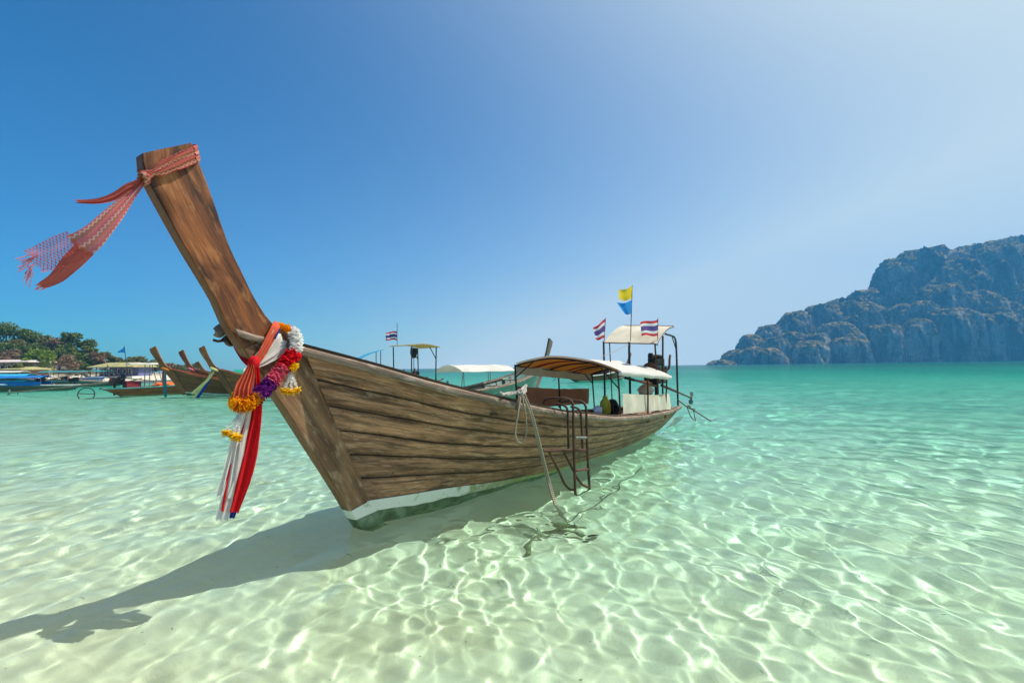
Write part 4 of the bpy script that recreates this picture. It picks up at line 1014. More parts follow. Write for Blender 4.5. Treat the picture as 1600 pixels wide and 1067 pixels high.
mb = MB(); ribbon(mb, [bw(399, 570, .13), bw(400, 610, .14), bw(397, 650, .14), bw(386, 700, .14), bw(373, 750, .14), bw(359, 800, .14)], [.05, .085, .12, .165, .17, .12], (.86, .40, 0), .020, 2.2, 54, 25, seed=0); link('tail', mb, 'red_sash', rd)
mb = MB(); ribbon(mb, [bw(400, 575, .10), bw(400, 640, .10), bw(394, 700, .10), bw(380, 750, .10), bw(366, 795, .10)], [.03, .05, .08, .11, .07], (.86, .40, 0), .014, 1.6, 44, 15, seed=6); link('tail', mb, 'red_sash', rd)
bl_ = thing('navy_sash', 'navy blue sash whose end shows just below the long red tails', 'sash', bw(363, 790, .12), RZ)
mb = MB(); ribbon(mb, [bw(401, 590, .11), bw(399, 650, .11), bw(388, 710, .11), bw(374, 770, .11), bw(361, 809, .12)], [.02, .02, .03, .045, .05], (.86, .40, 0), .006, 2, 40, 9, seed=2); link('tail', mb, 'navy_sash', bl_)
mb = MB(); wrap(mb, [(*z2(668, 165), .09), (*z2(640, 210), .118), (*z2(625, 240), .12)], [(.016, perp((650, 160), (670, 172))), (.012, perp((620, 225), (640, 240)))], n=14, m=4); link('edge', mb, 'navy_sash', bl_)

# flower garland hung over the neck
ga = thing('flower_garland', 'thick flower garland in white, red, pink, purple and orange sections hung on the prow', 'garland', bw(460, 560, .2), RZ)
def ruffle(mb, c, ax, r, rng, petals=15):
    ax = ax.normalized(); a = Vector((0, 0, 1)) if abs(ax.z) < .9 else Vector((1, 0, 0)); a = (a - ax * a.dot(ax)).normalized(); b = ax.cross(a)
    for k in range(petals):
        t = 2 * math.pi * (k + rng.random() * .7) / petals; d = a * math.cos(t) + b * math.sin(t); e = ax.cross(d)
        ln = r * (.78 + .38 * rng.random()); tl_ = ax * r * .35 * (rng.random() - .5) * 2; w_ = r * .26 * (.7 + .6 * rng.random())
        p1 = c + d * ln * .30; p2 = c + d * ln * .75 + tl_ * .7; p3 = c + d * ln + tl_ * 1.3
        mb.add([p1 - e * w_ * .4, p1 + e * w_ * .4, p2 - e * w_, p2 + e * w_ + ax * w_ * .4, p3 - e * w_ * .7 + ax * w_ * .3, p3 + e * w_ * .6], [(0, 1, 3, 2), (2, 3, 5, 4)])
gpath = catmull([bw(*z2(660, 150), -.02), bw(*z2(720, 165), .06), bw(*z2(775, 205), .12), bw(*z2(790, 280), .16), bw(*z2(770, 350), .18), bw(*z2(710, 430), .19), bw(*z2(650, 510), .19), bw(*z2(570, 600), .19), bw(*z2(480, 690), .20), bw(*z2(390, 755), .20), bw(*z2(335, 735), .16), bw(*z2(345, 690), .08)], 66)
rg = random.Random(5)
secs = [('petal_orange', 0, 8, .038), ('petal_white', 8, 21, .052), ('petal_red', 21, 30, .062), ('petal_pink', 30, 39, .058), ('petal_purple', 39, 48, .058), ('petal_orange', 48, 66, .050)]
for mt_, a, b, r in secs:
    mb = MB()
    for i in range(a, b):
        tg = gpath[min(i + 1, 65)] - gpath[max(i - 1, 0)]
        for q in range(2): ruffle(mb, gpath[i] + tg * .25 * q, tg, r * (1.06 - .12 * ((i - a) % 4 == 3)), rg, 17)
    link('flower_section', mb, mt_, ga, smooth=False, fix=False)
def pendant(top, mids, ends, r):
    for e in ends:
        P = catmull([top] + [top.lerp(e, .5) + m_ for m_ in mids] + [e], 9); mb = MB()
        for i, p in enumerate(P):
            for q in range(3): ruffle(mb, p, Vector((rg.random() - .5, rg.random() - .5, 1)), .0155, rg, 8)
        mb.tube(P, .003, 5); link('bead_string', mb, 'petal_white', ga, smooth=False, fix=False)
        mb = MB()
        for q in range(5): ruffle(mb, e - Vector((0, 0, .012 + .008 * q)), Vector((0, 0, 1)), r * (1 - .06 * q), rg, 18)
        link('blossom', mb, 'petal_yellow', ga, smooth=False, fix=False)
pt_ = bw(*z2(765, 455), .24); mb = MB()
for q in range(6): ruffle(mb, pt_ + (bw(*z2(790, 430), .24) - pt_) * (q - 2.5) * .3, bw(*z2(800, 420), .24) - pt_, .036, rg, 16)
link('blossom', mb, 'petal_yellow', ga, smooth=False, fix=False)
pendant(bw(*z2(748, 490), .24), [Vector((0, 0, 0))], [bw(*z2(705, 612), .24), bw(*z2(750, 618), .25), bw(*z2(790, 605), .24)], .042)
pendant(bw(*z2(370, 800), .2), [Vector((0, 0, 0))], [bw(*z2(262, 925), .2), bw(*z2(310, 950), .22), bw(*z2(345, 965), .2)], .040)

# anchor stowed on the far side of the prow
bk = thing('bow_anchor', 'grey metal anchor with a rounded fluke stowed on the far side of the prow neck', 'anchor', bw(362, 522, -.12), RZ)
mb = MB(); FL = []
for i in range(9):
    s = i / 8; wd = .052 * math.sin(math.pi * (.12 + .8 * s)) ** .7; p0 = bw(*z2(250 - 85 * s, 170 + 18 * s), -.16)
    FL.append([p0 + Vector((0, 0, 1)) * wd * q + NEAR * .02 * (1 - q * q) for q in (-1, -.5, 0, .5, 1)])
mb.slab(FL, .012); link('fluke', mb, 'grey_steel', bk)
wtube('shank', [bw(*z2(160, 248), -.18), bw(*z2(195, 258), -.16), bw(*z2(270, 250), -.14), bw(*z2(330, 240), -.1)], .011, 'rust_steel', bk)
wtube('arm', [bw(*z2(225, 250), -.16), bw(*z2(275, 205), -.14), bw(*z2(330, 190), -.12), bw(*z2(245, 172), -.15)], .010, 'rust_steel', bk)
mb = MB(); mb.lathe(bw(*z2(295, 250), -.13), [(0, -.03), (.045, -.03), (.055, 0), (.045, .03), (0, .03)], 14, NEAR); link('sheave', mb, 'engine_black', bk)


# ================================================================== OTHER BOATS
def arch_roof(u0, u1, w, ze, zr, nu=8, nv=11):
    return [[Vector((u0 + (u1 - u0) * i / (nu - 1), w * (1 - 2 * j / (nv - 1)), ze + (zr - ze) * math.sin(math.pi * j / (nv - 1)) ** .8 + .012 * math.sin(i * 2.1 + j))) for j in range(nv)] for i in range(nu)]
def moored(label, bow_xy, aft, S, mats, canopy=None, visor=None, engine=True, tail=None, group='longtail boats moored in the bay', neck=None, npl=4, deck=.30):
    """a longtail boat with its bow foot at bow_xy on the water and its stern towards aft"""
    a = Vector((aft[0], aft[1], 0)).normalized()
    b = thing('longtail_boat', label, 'boat', (bow_xy[0], bow_xy[1], 0), math.atan2(a.y, a.x), group)
    H = Hull(S=S, NS=20); build_hull(b, H, npl, mats, fine=2, stripe=(lambda s: .22) if mats.get('stripe') else None, deck_z=deck * S[2], gap=.02, rail_r=.035 * S[1])
    stem_solid(b, S, 0, mats, fine=False)
    su, sv, sz = S
    for i in (5, 8, 11, 14):
        p = H.G[i]; mb = MB(); mb.box((p.x, 0, p.z - .1 * sz), (.2, p.y * 2 - .12, .04)); link('thwart', mb, mats['inner'], b, local=True)
    for i in range(4, 19, 2):
        for side in (-1, 1):
            mb = MB(); mb.tube([H.pt(i, t, side, .05) for t in (.02, .35, .7)], .025, 5); link('rib', mb, mats.get('rib', mats['inner']), b, local=True)
    gz = lambda u: H.G[min(range(20), key=lambda k: abs(H.G[k].x - u))]
    if canopy:
        u0, u1, w_, ze, zr, mat = canopy; RG_ = arch_roof(u0, u1, w_, ze, zr)
        mb = MB(); mb.slab(RG_, -.02); link('canopy_roof', mb, mat, b, local=True)
        for u in (u0 + .05, (u0 + u1) / 2, u1 - .05):
            for side in (-1, 1):
                g = gz(u); mb = MB(); mb.tube([(u, side * (g.y - .08), g.z - .1), (u, side * w_ * .97, ze + .02)], .02, 6); link('canopy_post', mb, 'grey_steel', b, local=True)
    if visor:
        u0, u1, w_, z0, z1, mat = visor; Gr = [[Vector((u0 + (u1 - u0) * i / 5, w_ * (1 - 2 * j / 6), z0 + (z1 - z0) * i / 5 + .08 * math.sin(math.pi * i / 5))) for j in range(7)] for i in range(6)]
        mb = MB(); mb.slab(Gr, .03); link('awning', mb, mat, b, local=True)
        for u in (u0 + .15, u1 - .15):
            for side in (-1, 1):
                mb = MB(); mb.tube([(u, side * w_ * .8, .3), (u, side * w_ * .9, z0 + (z1 - z0) * (u - u0) / (u1 - u0))], .025, 6); link('awning_post', mb, 'dark_steel', b, local=True)
        for side in (-1, 1):
            mb = MB(); mb.tube([(u0 + .15, side * w_ * .87, z0 - .45), (u0 + .5, side * w_ * .9, z0 + .02)], .018, 5); link('awning_brace', mb, 'dark_steel', b, local=True)
    if engine:
        ue = H.G[-1].x - .7; zb = H.G[-1].z + .35
        mb = MB(); mb.box((ue, 0, zb + .10), (.58, .30, .30)); mb.box((ue + .04, 0, zb + .30), (.42, .2, .12)); mb.box((ue - .36, 0, zb + .08), (.10, .3, .36))
        e = link('engine', mb, 'engine_black', b, local=True, smooth=False)
        def sb(nm, mb, mt_): return link(nm, mb, mt_, e, local=True)
        mb = MB(); mb.tube([(ue, 0, zb - .8), (ue, 0, zb)], .07, 8); sb('engine_pivot', mb, 'rust_steel')
        mb = MB(); mb.lathe((ue - .52, 0, zb + .2), [(0, 0), (.2, 0), (.2, .06), (0, .06)], 14, (1, 0, 0)); sb('flywheel', mb, 'engine_rust')
        mb = MB(); mb.lathe((ue + .1, .02, zb + .5), [(0, 0), (.14, 0), (.16, .05), (.12, .14), (0, .15)], 12); sb('air_filter', mb, 'engine_black')
        mb = MB(); mb.tube(catmull([(ue + .2, .22, zb + .2), (ue + .35, .3, zb + .4), (ue + .4, .3, zb + .75)], 8), .035, 6); sb('exhaust_pipe', mb, 'engine_rust')
        mb = MB(); mb.tube([(ue - .4, -.05, zb + .02), (ue - 1.5, -.1, zb + .28)], .03, 6); sb('tiller', mb, 'engine_rust')
        T1 = Vector(tail) if tail else Vector((ue + 3.4, .3, zb - .35))
        mb = MB(); T0 = Vector((ue + .3, 0, zb + .05)); mb.tube([T0, T0.lerp(T1, .4), T0.lerp(T1, .45), T1], [.07, .065, .05, .04], 7); ts = link('tail_shaft', mb, 'rail_wood', b, local=True)
        propeller(ts, T1, T1 - T0, .24, 'grey_steel', 2, .15)
        mb = MB(); q = T0.lerp(T1, .9); mb.tube(catmull([q, q - Vector((0, 0, .25)), T1 + Vector((.1, 0, -.32))], 8), .02, 5); link('skeg', mb, 'dark_steel', ts, local=True)
    if neck:     # ribbons tied round the neck of the prow: things of their own
        labels, cols, lens, drift = neck; M_ = b.matrix_basis
        rb = thing('prow_ribbons', labels, 'ribbon', M_ @ Vector((-1.1 * su, 0, 1.75 * sz)), math.atan2(a.y, a.x), 'ribbons on the moored boats')
        sd_ = -1 if (M_.to_3x3() @ Vector((0, -1, 0))).dot(EYE - b.location) > 0 else 1
        for k, (c_, ln) in enumerate(zip(cols, lens)):
            p = Vector((-1.12 * su + .05 * k, sd_ * (.10 * sv + .02 * k), 1.72 * sz - .03 * k)); mb = MB()
            ribbon(mb, [M_ @ p, M_ @ (p + Vector((drift * .3, 0, -ln * .4))), M_ @ (p + Vector((drift, 0, -ln)))], [.10, .16, .14], a, .012, 2, 14, 7, seed=k); link('ribbon', mb, c_, rb)
        mb = MB(); c0 = Vector((-1.0 * su, 0, 1.80 * sz)); mb.tube([M_ @ (c0 + Vector((.24 * math.cos(t) * su, .11 * math.sin(t) * sv, -.10 * math.cos(t)))) for t in [k / 14 * 6.2832 for k in range(15)]], .045, 6, flat=1.6); link('wrap', mb, cols[0], rb)
    return b, H
BR = dict(plank='brown_boat_wood', bottom='algae_paint', rail='brown_boat_wood', strake='brown_boat_wood', cap='brown_boat_wood', inner='inner_wood', prow='amber_boat_wood', stem='amber_boat_wood', stripe='white_paint')
DK = dict(BR, prow='brown_boat_wood', stem='brown_boat_wood')
GY = dict(plank='green_hull', bottom='algae_paint', rail='rail_wood', strake='rail_wood', cap='rail_wood', inner='rail_wood', prow='grey_boat_wood', stem='grey_boat_wood', lining='grey_boat_wood', rib='grey_boat_wood')
TL = dict(BR, rail='teal_paint', cap='teal_paint', strake='brown_boat_wood', stripe=None)
xy = lambda px, py: at_z(px, py)[:2]
moored('brown longtail boat with orange and purple ribbons on its orange prow', xy(288, 619), (.96, .27), (1.06, 1, .98), BR, canopy=(3.6, 7.2, .85, 1.55, 1.8, 'white_canvas'),
       neck=('orange, purple and teal ribbons hanging from the orange prow near the pavilion', ['orange_cloth', 'purple_cloth', 'pink_cloth', 'teal_cloth'], [.9, 1.0, 1.3, 2.0], .05))
moored('brown longtail boat with long pale ribbons, just left of the red sash', xy(362, 620), (.90, .43), (.94, 1, .95), BR, canopy=None, visor=(5.2, 6.8, .7, 2.0, 2.05, 'white_canvas'),
       neck=('pale yellow and blue ribbons slanting down from the prow just left of the red sash', ['pale_yellow_cloth', 'blue_cloth', 'pale_yellow_cloth'], [1.9, 2.1, 1.3], -1.1))
moored('dark longtail boat whose blunt dark prow rises behind the brown boats', at_y(322, 600, 37)[:2], (.97, .25), (1, 1, .98), DK, canopy=(3.8, 7.0, .8, 1.45, 1.7, 'green_canvas'),
       neck=('pale pink and orange ribbon round the neck of the dark prow', ['pink_cloth', 'orange_cloth'], [.4, .35], .15))
TAIL_B = (Matrix.Translation((-20.3, 40.0, 0)) @ Matrix.Rotation(math.atan2(-8.4, -7.0), 4, 'Z')).inverted() @ at_z(14, 614, .15)
B_, HB_ = moored('brown longtail boat with a teal rail, its stern and black engine turned to the left', (-20.3, 40.0), (-7.0, -8.4), (1.13, 1.05, 1.0), TL, canopy=None, tail=TAIL_B)
# canopy frame, guard hoop and cargo of that boat
def lo(b, p): return b.matrix_basis @ Vector(p)
for nm, pts, r in (('canopy_post', [(8.1, .6, .5), (8.1, .6, 2.15)], .03), ('canopy_post', [(8.1, -.6, .5), (8.1, -.6, 2.15)], .03), ('canopy_post', [(7.3, .65, .55), (7.7, .6, 2.15)], .025), ('canopy_post', [(7.3, -.65, .55), (7.7, -.6, 2.15)], .025)):
    mb = MB(); mb.tube(pts, r, 6); link(nm, mb, 'grey_steel', B_, local=True)
mb = MB(); mb.slab(arch_roof(7.3, 9.2, .8, 2.14, 2.24), -.03); link('canopy_roof', mb, 'white_canvas', B_, local=True)
mb = MB(); mb.tube([Vector((11.3 + .42 * math.cos(t), 0, .22 + .42 * math.sin(t))) for t in [k / 20 * 6.2832 for k in range(21)]], .03, 6); mb.tube([(10.9, 0, .22), (11.7, 0, .3)], .025, 6); link('guard_hoop', mb, 'dark_steel', B_, local=True)
def crate(name, label, cat, b, c, size, mat, rz=.1):
    t = thing(name, label, cat, lo(b, c), b.matrix_basis.to_euler().z + rz); x, y, z = size
    mb = MB(); 
    for sx in (-1, 1): mb.box((sx * (x / 2 - .02), 0, z / 2), (.04, y, z))
    for sy in (-1, 1): mb.box((0, sy * (y / 2 - .02), z / 2), (x - .08, .04, z))
    mb.box((0, 0, .02), (x - .08, y - .08, .04)); link('body', mb, mat, t, local=True, smooth=False)
    mb = MB(); mb.box((0, 0, z + .025), (x + .04, y + .04, .05)); link('lid', mb, mat, t, local=True, smooth=False)
crate('cargo_box', 'dark red box standing amidships on the teal railed boat', 'box', B_, (8.95, 0, .30), (.8, .8, .62), 'crimson_plastic')
lj = thing('life_jackets', 'heap of orange life jackets on the teal railed boat beside the orange prow', 'life jackets', lo(B_, (6.7, 0, .42)), B_.matrix_basis.to_euler().z)
rj = random.Random(3)
for k in range(14):
    mb = MB(); mb.lathe((-.9 + .14 * k + rj.random() * .05, rj.uniform(-.35, .35), .12 + .12 * (k % 3)), [(0, -.07), (.22, -.06), (.27, 0), (.22, .07), (0, .08)], 8, (rj.uniform(-.5, .5), rj.uniform(-.4, .4), 1)); link('life_jacket', mb, 'orange_plastic', lj, local=True)
# behind the big boat
G_, HG_ = moored('pale green longtail boat with a white canopy behind the big boat', (1.15, 25.6), (-.62, -.79), (.93, .95, .95), GY, canopy=(2.7, 6.3, .85, 1.42, 1.72, 'white_canvas'), visor=(7.35, 8.9, .62, 2.42, 2.46, 'tan_canvas'), deck=.42,
       neck=('small orange and pink ribbon round the neck of the grey prow behind the canopy', ['orange_cloth', 'pink_cloth'], [.35, .3], .1))
mb = MB(); mb.tube([(8.1, -.1, 2.4), (8.1, -.1, 1.3)], .012, 5); mb.lathe((8.1, -.1, 2.0), [(0, 0), (.09, .02), (.14, .2), (.13, .4), (0, .42)], 10); link('hanging_bundle', mb, 'black_rubber', G_, local=True)
moored('longtail boat with a thin blue awning, almost hidden behind the big boat', (-12.9, 27.6), (.86, .51), (.78, .95, .9), BR, visor=(3.9, 5.4, .6, 2.15, 2.75, 'cyan_canvas'))
moored('small far longtail boat with a pale canopy, seen behind the awning frame', (12.6, 55.5), (-.74, -.67), (.98, 1, .95), dict(BR, rail='white_paint', strake='white_paint'), canopy=(.8, 6.4, .85, 1.75, 2.15, 'cream_canvas'))
flag('national_flag', 'red, white and blue flag on the tan awning of the pale green boat', [at_y(620.5, 540, 20.2), at_y(620.5, 505, 20.2)], (at_y(620.5, 518, 20.2), at_y(620.5, 532, 20.2), at_y(602, 519, 20.2), at_y(602, 531, 20.2)), 'tricolour_cloth', amp=.05, pole_r=.012)
flag('blue_flag', 'blue pennant flying on a thin pole in front of the pavilion roof', [at_y(199, 578, 60), at_y(194, 540, 60)], (at_y(194.3, 541.5, 60), at_y(195.6, 551, 60), at_y(184, 550.5, 60), at_y(185, 551, 60)), 'azure_cloth', amp=.08, pole_r=.035)
flag('yellow_flag', 'small yellow flag over the distant boats left of the bare tree', [at_y(84, 590, 58), at_y(84.5, 572, 58)], (at_y(84.3, 573, 58), at_y(84.3, 577, 58), at_y(80, 574, 58), at_y(80, 577, 58)), 'yellow_cloth', amp=.03, pole_r=.03)
flag('striped_flag', 'small red and white striped flag right of the small yellow flag', [at_y(91.5, 590, 58), at_y(92, 571, 58)], (at_y(91.8, 572, 58), at_y(91.8, 575.5, 58), at_y(86, 572.5, 58), at_y(86, 576, 58)), 'tricolour_cloth', amp=.03, pole_r=.03)
# the row of tour boats at the far left
BL = dict(BR, plank='grey_boat_wood', rail='white_paint', strake='grey_boat_wood', stripe=None)
A_, HA_ = moored('long brown tour boat with a bright blue roof and blue side curtains', (-50.6, 42.0), (.93, .36), (1.15, 1.2, .95), BL, canopy=(1.6, 8.0, 1.05, 1.24, 1.42, 'blue_canvas'), tail=(14.2, .6, .5), group='tour boats moored at the far left')
for side in (-1, 1):
    for u0, u1, mt_ in ((1.6, 8.0, 'blue_canvas'),):
        Gr = [[Vector((u0 + (u1 - u0) * i / 15, side * (1.12 + .02 * math.sin(i * 2)), .86 - .34 * j / 3)) for j in range(4)] for i in range(16)]
        mb = MB(); mb.slab(Gr, .02); link('side_curtain', mb, mt_, A_, local=True)
A2, HA2 = moored('tour boat with a cyan roof and white trim behind the blue roofed one', (-58, 45.6), (.95, .3), (1.25, 1.25, .95), BL, canopy=(2.0, 10.2, 1.05, 1.42, 1.6, 'cyan_canvas'), group='tour boats moored at the far left', tail=(16, 1.2, 2.2))
for side in (-1, 1):
    mb = MB(); mb.slab([[Vector((2.0 + 8.2 * i / 9, side * 1.16, .95 - .4 * j / 2)) for j in range(3)] for i in range(10)], .02); link('side_curtain', mb, 'cyan_canvas', A2, local=True)
moored('boat with a flat teal roof and black engine right of the cyan roofed boat', (-58, 55), (.97, .22), (1.35, 1.2, .95), dict(BL, rail='teal_paint'), canopy=(4.0, 10.5, 1.0, 1.75, 1.88, 'teal_paint'), group='tour boats moored at the far left')
moored('boat with a white roof moored close under the shore buildings', (-70, 60), (.97, .22), (1.4, 1.2, 1), BL, canopy=(1.5, 8.0, 1.0, 1.8, 2.0, 'white_canvas'), group='tour boats moored at the far left')
moored('boat with a bright green canopy beyond the brown longtail boats', (-31.5, 52), (.96, .25), (1.25, 1.1, .8), BL, canopy=(1.5, 8.3, 1.0, 1.25, 1.75, 'green_canvas'), group='tour boats moored at the far left')
# white speedboat
def speedboat(label, px, py, Lh, aft):
    p = at_z(px, py); t = thing('speedboat', label, 'speedboat', p, math.atan2(aft[1], aft[0]), 'white boats by the shore')
    n = 16; sh = [(Lh * i / (n - 1), .95 * min(1, (i / 5) ** .6) * (1 if i < 12 else .95), 1.0 - .35 * i / (n - 1)) for i in range(n)]
    for side in (-1, 1):
        mb = MB(); mb.slab([[Vector((u, side * max(v, .03), z)), Vector((u + .12 * (1 - i / n), side * max(v * .93, .03), z * .55)), Vector((u + .5 * (1 - i / n), side * max(v * .6, .02), -.15))] for i, (u, v, z) in enumerate(sh)], .04 * side); link('hull_side', mb, 'white_paint', t, local=True)
        mb = MB(); mb.slab([[Vector((u + .03, side * (max(v, .03) + .012), z * .86)), Vector((u + .06, side * (max(v * .97, .03) + .016), z * .66))] for u, v, z in sh], .02); link('blue_stripe', mb, 'blue_plastic', t, local=True)
    mb = MB(); mb.slab([[Vector((u, v * (1 - j / 2), z - .06)) for j in range(5)] for u, v, z in sh], .03); link('deck', mb, 'white_plastic', t, local=True)
    mb = MB(); mb.slab([[Vector((Lh * .35, .7 * (1 - j / 3), .85)), Vector((Lh * .45, .6 * (1 - j / 3), 1.45))] for j in range(7)] if False else [[Vector((Lh * (.33 + .1 * k), .65 * (1 - j / 3), .85 + .5 * k)) for j in range(7)] for k in (0, 1)], .03); link('windscreen', mb, 'black_rubber', t, local=True)
    for k in (0, 1):
        mb = MB(); mb.box((Lh + .15, -.3 + .6 * k, .55), (.35, .3, .5)); mb.box((Lh + .2, -.3 + .6 * k, .1), (.15, .12, .6)); link('outboard_motor', mb, 'engine_black', t, local=True, smooth=False)
speedboat('white speedboat with a blue stripe right of the engines of the tour boats', 163, 598, 6.2, (-.95, -.3))
speedboat('white boat lying farther off behind the blue striped speedboat', 147, 591.5, 5.6, (-.97, -.2))

# ================================================================== SHORE: BUILDINGS AND TREES
def leaf_mat(name, c1, c2, c3):
    m = NT(name); g = m.geo(); rp = g.outputs['Random Per Island']; n1 = m.noise(g.outputs['Position'], .55, 4, .6)
    cc = m.mix(m.ramp(n1, [(.35, 0), (.65, 1)]), c1, c2); cc = m.mix(m.ramp(rp, [(.6, 0), (1, .7)]), cc, c3); m.col(cc); m.set(Roughness=.7); m.b.inputs['Specular IOR Level'].default_value = .25
    tr = m.n('ShaderNodeBsdfTranslucent'); m.l(cc, tr.inputs[0]); mx = m.n('ShaderNodeMixShader'); mx.inputs[0].default_value = .3
    m.l(m.b.outputs[0], mx.inputs[1]); m.l(tr.outputs[0], mx.inputs[2]); m.l(mx.outputs[0], m.o.inputs['Surface'])
leaf_mat('leaf_dark', (.085, .14, .025), (.15, .20, .04), (.28, .29, .07)); leaf_mat('leaf_bright', (.14, .22, .025), (.22, .30, .035), (.34, .38, .06))
leaf_mat('leaf_olive', (.14, .15, .04), (.21, .20, .06), (.30, .26, .09)); leaf_mat('leaf_dry', (.24, .15, .085), (.32, .21, .12), (.18, .15, .06))
def quad_cloud(mb, pts, size, rg_):
    for p in pts:
        a = Vector((rg_.gauss(0, 1), rg_.gauss(0, 1), rg_.gauss(0, .6))).normalized(); b = a.cross(Vector((rg_.gauss(0, 1), rg_.gauss(0, 1), rg_.gauss(0, 1)))).normalized(); s_ = size * rg_.uniform(.6, 1.3)
        i = len(mb.v); mb.v += [p - a * s_, p + b * s_ * .55, p + a * s_, p - b * s_ * .55]; mb.f.append((i, i + 1, i + 2, i + 3)); mb.t += [(0, 0, 0)] * 4
def tree(label, px, top, hw, Y, mat, dens=1.0, bare=False, kind='tree'):
    rg_ = random.Random(int(px * 7 + top)); c = at_y(px, 580, Y); x, y = c.x, Y; gz = max(shore_h(x, y), .2); H_ = at_y(px, top, Y).z - gz; w_ = hw / F_PX * Y
    t = thing(kind, label, 'tree', (x, y, gz - .2), rg_.random() * 6, 'trees on the shore'); base = Vector((x, y, gz - .2))
    tr = MB(); th = H_ * .50
    tr.tube(catmull([base, base + Vector((rg_.uniform(-.3, .3), 0, th * .5)), base + Vector((rg_.uniform(-.5, .5), 0, th)), base + Vector((rg_.uniform(-.6, .6), 0, H_ * .8))], 10), [.045 * H_ ** .8, .03 * H_ ** .8, .02 * H_ ** .8, .008 * H_ ** .8], 7)
    cl = []; nc = 11 if not bare else 8
    for k in range(nc):
        an = rg_.random() * 6.283; el_ = rg_.uniform(.05, 1); rr = math.sqrt(1 - el_ ** 2 * .6) * rg_.uniform(.45, .85)
        q = base + Vector((math.cos(an) * rr * w_, math.sin(an) * rr * w_ * .8, H_ * (.40 + .48 * el_))); cl.append(q)
        tr.tube(catmull([base + Vector((0, 0, th * rg_.uniform(.5, .95))), base.lerp(q, .62) + Vector((0, 0, H_ * .14)), q], 7), [.018 * H_ ** .8, .012 * H_ ** .8, .004 * H_ ** .8], 5)
        if bare:
            for _ in range(7):
                e = q + Vector((rg_.gauss(0, .3) * w_, rg_.gauss(0, .3) * w_, rg_.uniform(-.05, .22) * H_)); tr.tube([q.lerp(base, .1), q.lerp(e, .5) + Vector((0, 0, .1)), e], [.02, .015, .006], 4)
    link('trunk', tr, 'inner_wood', t)
    mb = MB(); pts = []
    for q in cl + [base + Vector((0, 0, H_ * .86))]:
        r_ = w_ * rg_.uniform(.30, .48)
        for _ in range(int(150 * dens)):
            d = Vector((rg_.gauss(0, 1), rg_.gauss(0, 1), rg_.gauss(0, 1))).normalized() * r_ * rg_.random() ** .33; d.z *= .78; p = q + d
            if p.z > gz + .6 and p.z < gz + H_ * 1.02: pts.append(p)
    quad_cloud(mb, pts, .30 * (Y / 110), rg_); link('crown', mb, mat, t, smooth=False, fix=False)
for a in (('tall dark green tree at the left edge of the wooded slope', 8, 504, 26, 138, 'leaf_dark'), ('dark tree on the slope between the left edge tree and the bright tree', 38, 513, 24, 140, 'leaf_dark'),
          ('olive tree on the ridge above the bright green tree', 66, 524, 20, 142, 'leaf_olive'), ('brownish dry tree on the ridge left of the big round dark tree', 88, 525, 16, 140, 'leaf_dry', .7),
          ('big round dark green tree, tallest right of the ridge', 117, 516, 25, 124, 'leaf_dark', 1.3), ('dark tree growing below the big round dark tree on its right', 132, 536, 16, 122, 'leaf_dark'),
          ('brown leafless looking tree low on the slope at the left edge', 22, 546, 20, 116, 'leaf_dry', .6), ('dark bush like tree under the ridge behind the bright tree', 50, 536, 22, 128, 'leaf_dark'),
          ('bright green spreading tree standing by the white roofed building', 66, 547, 25, 104, 'leaf_bright', 1.3), ('bare brown tree with a round crown right of the bright green tree', 108, 553, 20, 102, 'leaf_dry', .35, True),
          ('dry brown tree above the left end of the pavilion roof', 151, 549, 13, 112, 'leaf_dry', .8), ('olive tree behind the left end of the pavilion', 140, 541, 12, 118, 'leaf_olive'),
          ('olive tree rising above the middle of the pavilion roof', 166, 547, 11, 116, 'leaf_olive'), ('low olive tree behind the right end of the pavilion roof', 182, 556, 11, 114, 'leaf_olive'),
          ('pale green low tree right of the pavilion', 214, 557, 17, 118, 'leaf_olive'), ('low tree behind the teal railed boat', 238, 563, 16, 122, 'leaf_olive'),
          ('low scrubby tree behind the orange prow', 262, 568, 14, 128, 'leaf_dry'), ('small far tree at the right end of the wooded shore', 303, 569, 9, 140, 'leaf_olive'), ('low tree just left of the farthest shore tree', 288, 571, 9, 138, 'leaf_olive'),
          ('small palm green bush tree in front of the white roofed building', 28, 566, 11, 92, 'leaf_olive'), ('dark tree trunk thicket between the bare tree and the pavilion', 128, 562, 12, 108, 'leaf_dark'), ('dark low tree on the slope above the pale bungalow roof', 8, 536, 22, 124, 'leaf_dark'), ('olive tree squeezed between the dark trees right of the left edge', 30, 530, 18, 130, 'leaf_olive'), ('low dark tree behind the bare brown tree', 92, 544, 18, 116, 'leaf_dark'), ('low brown tree above the straw hut at the left edge', 4, 556, 16, 108, 'leaf_dry', .8), ('dark tree closing the gap left of the bright green tree', 44, 552, 14, 112, 'leaf_dark'),
          ('dark tree filling the slope right of the bare brown tree', 124, 548, 15, 112, 'leaf_dark'), ('low olive tree behind the dark prow', 276, 570, 12, 130, 'leaf_olive'), ('olive tree between the pavilion and the pale green tree', 199, 560, 12, 116, 'leaf_olive'), ('dark shrub tree right of the pavilion wall', 196, 574, 14, 104, 'leaf_dark', .8)):
    tree(*a)
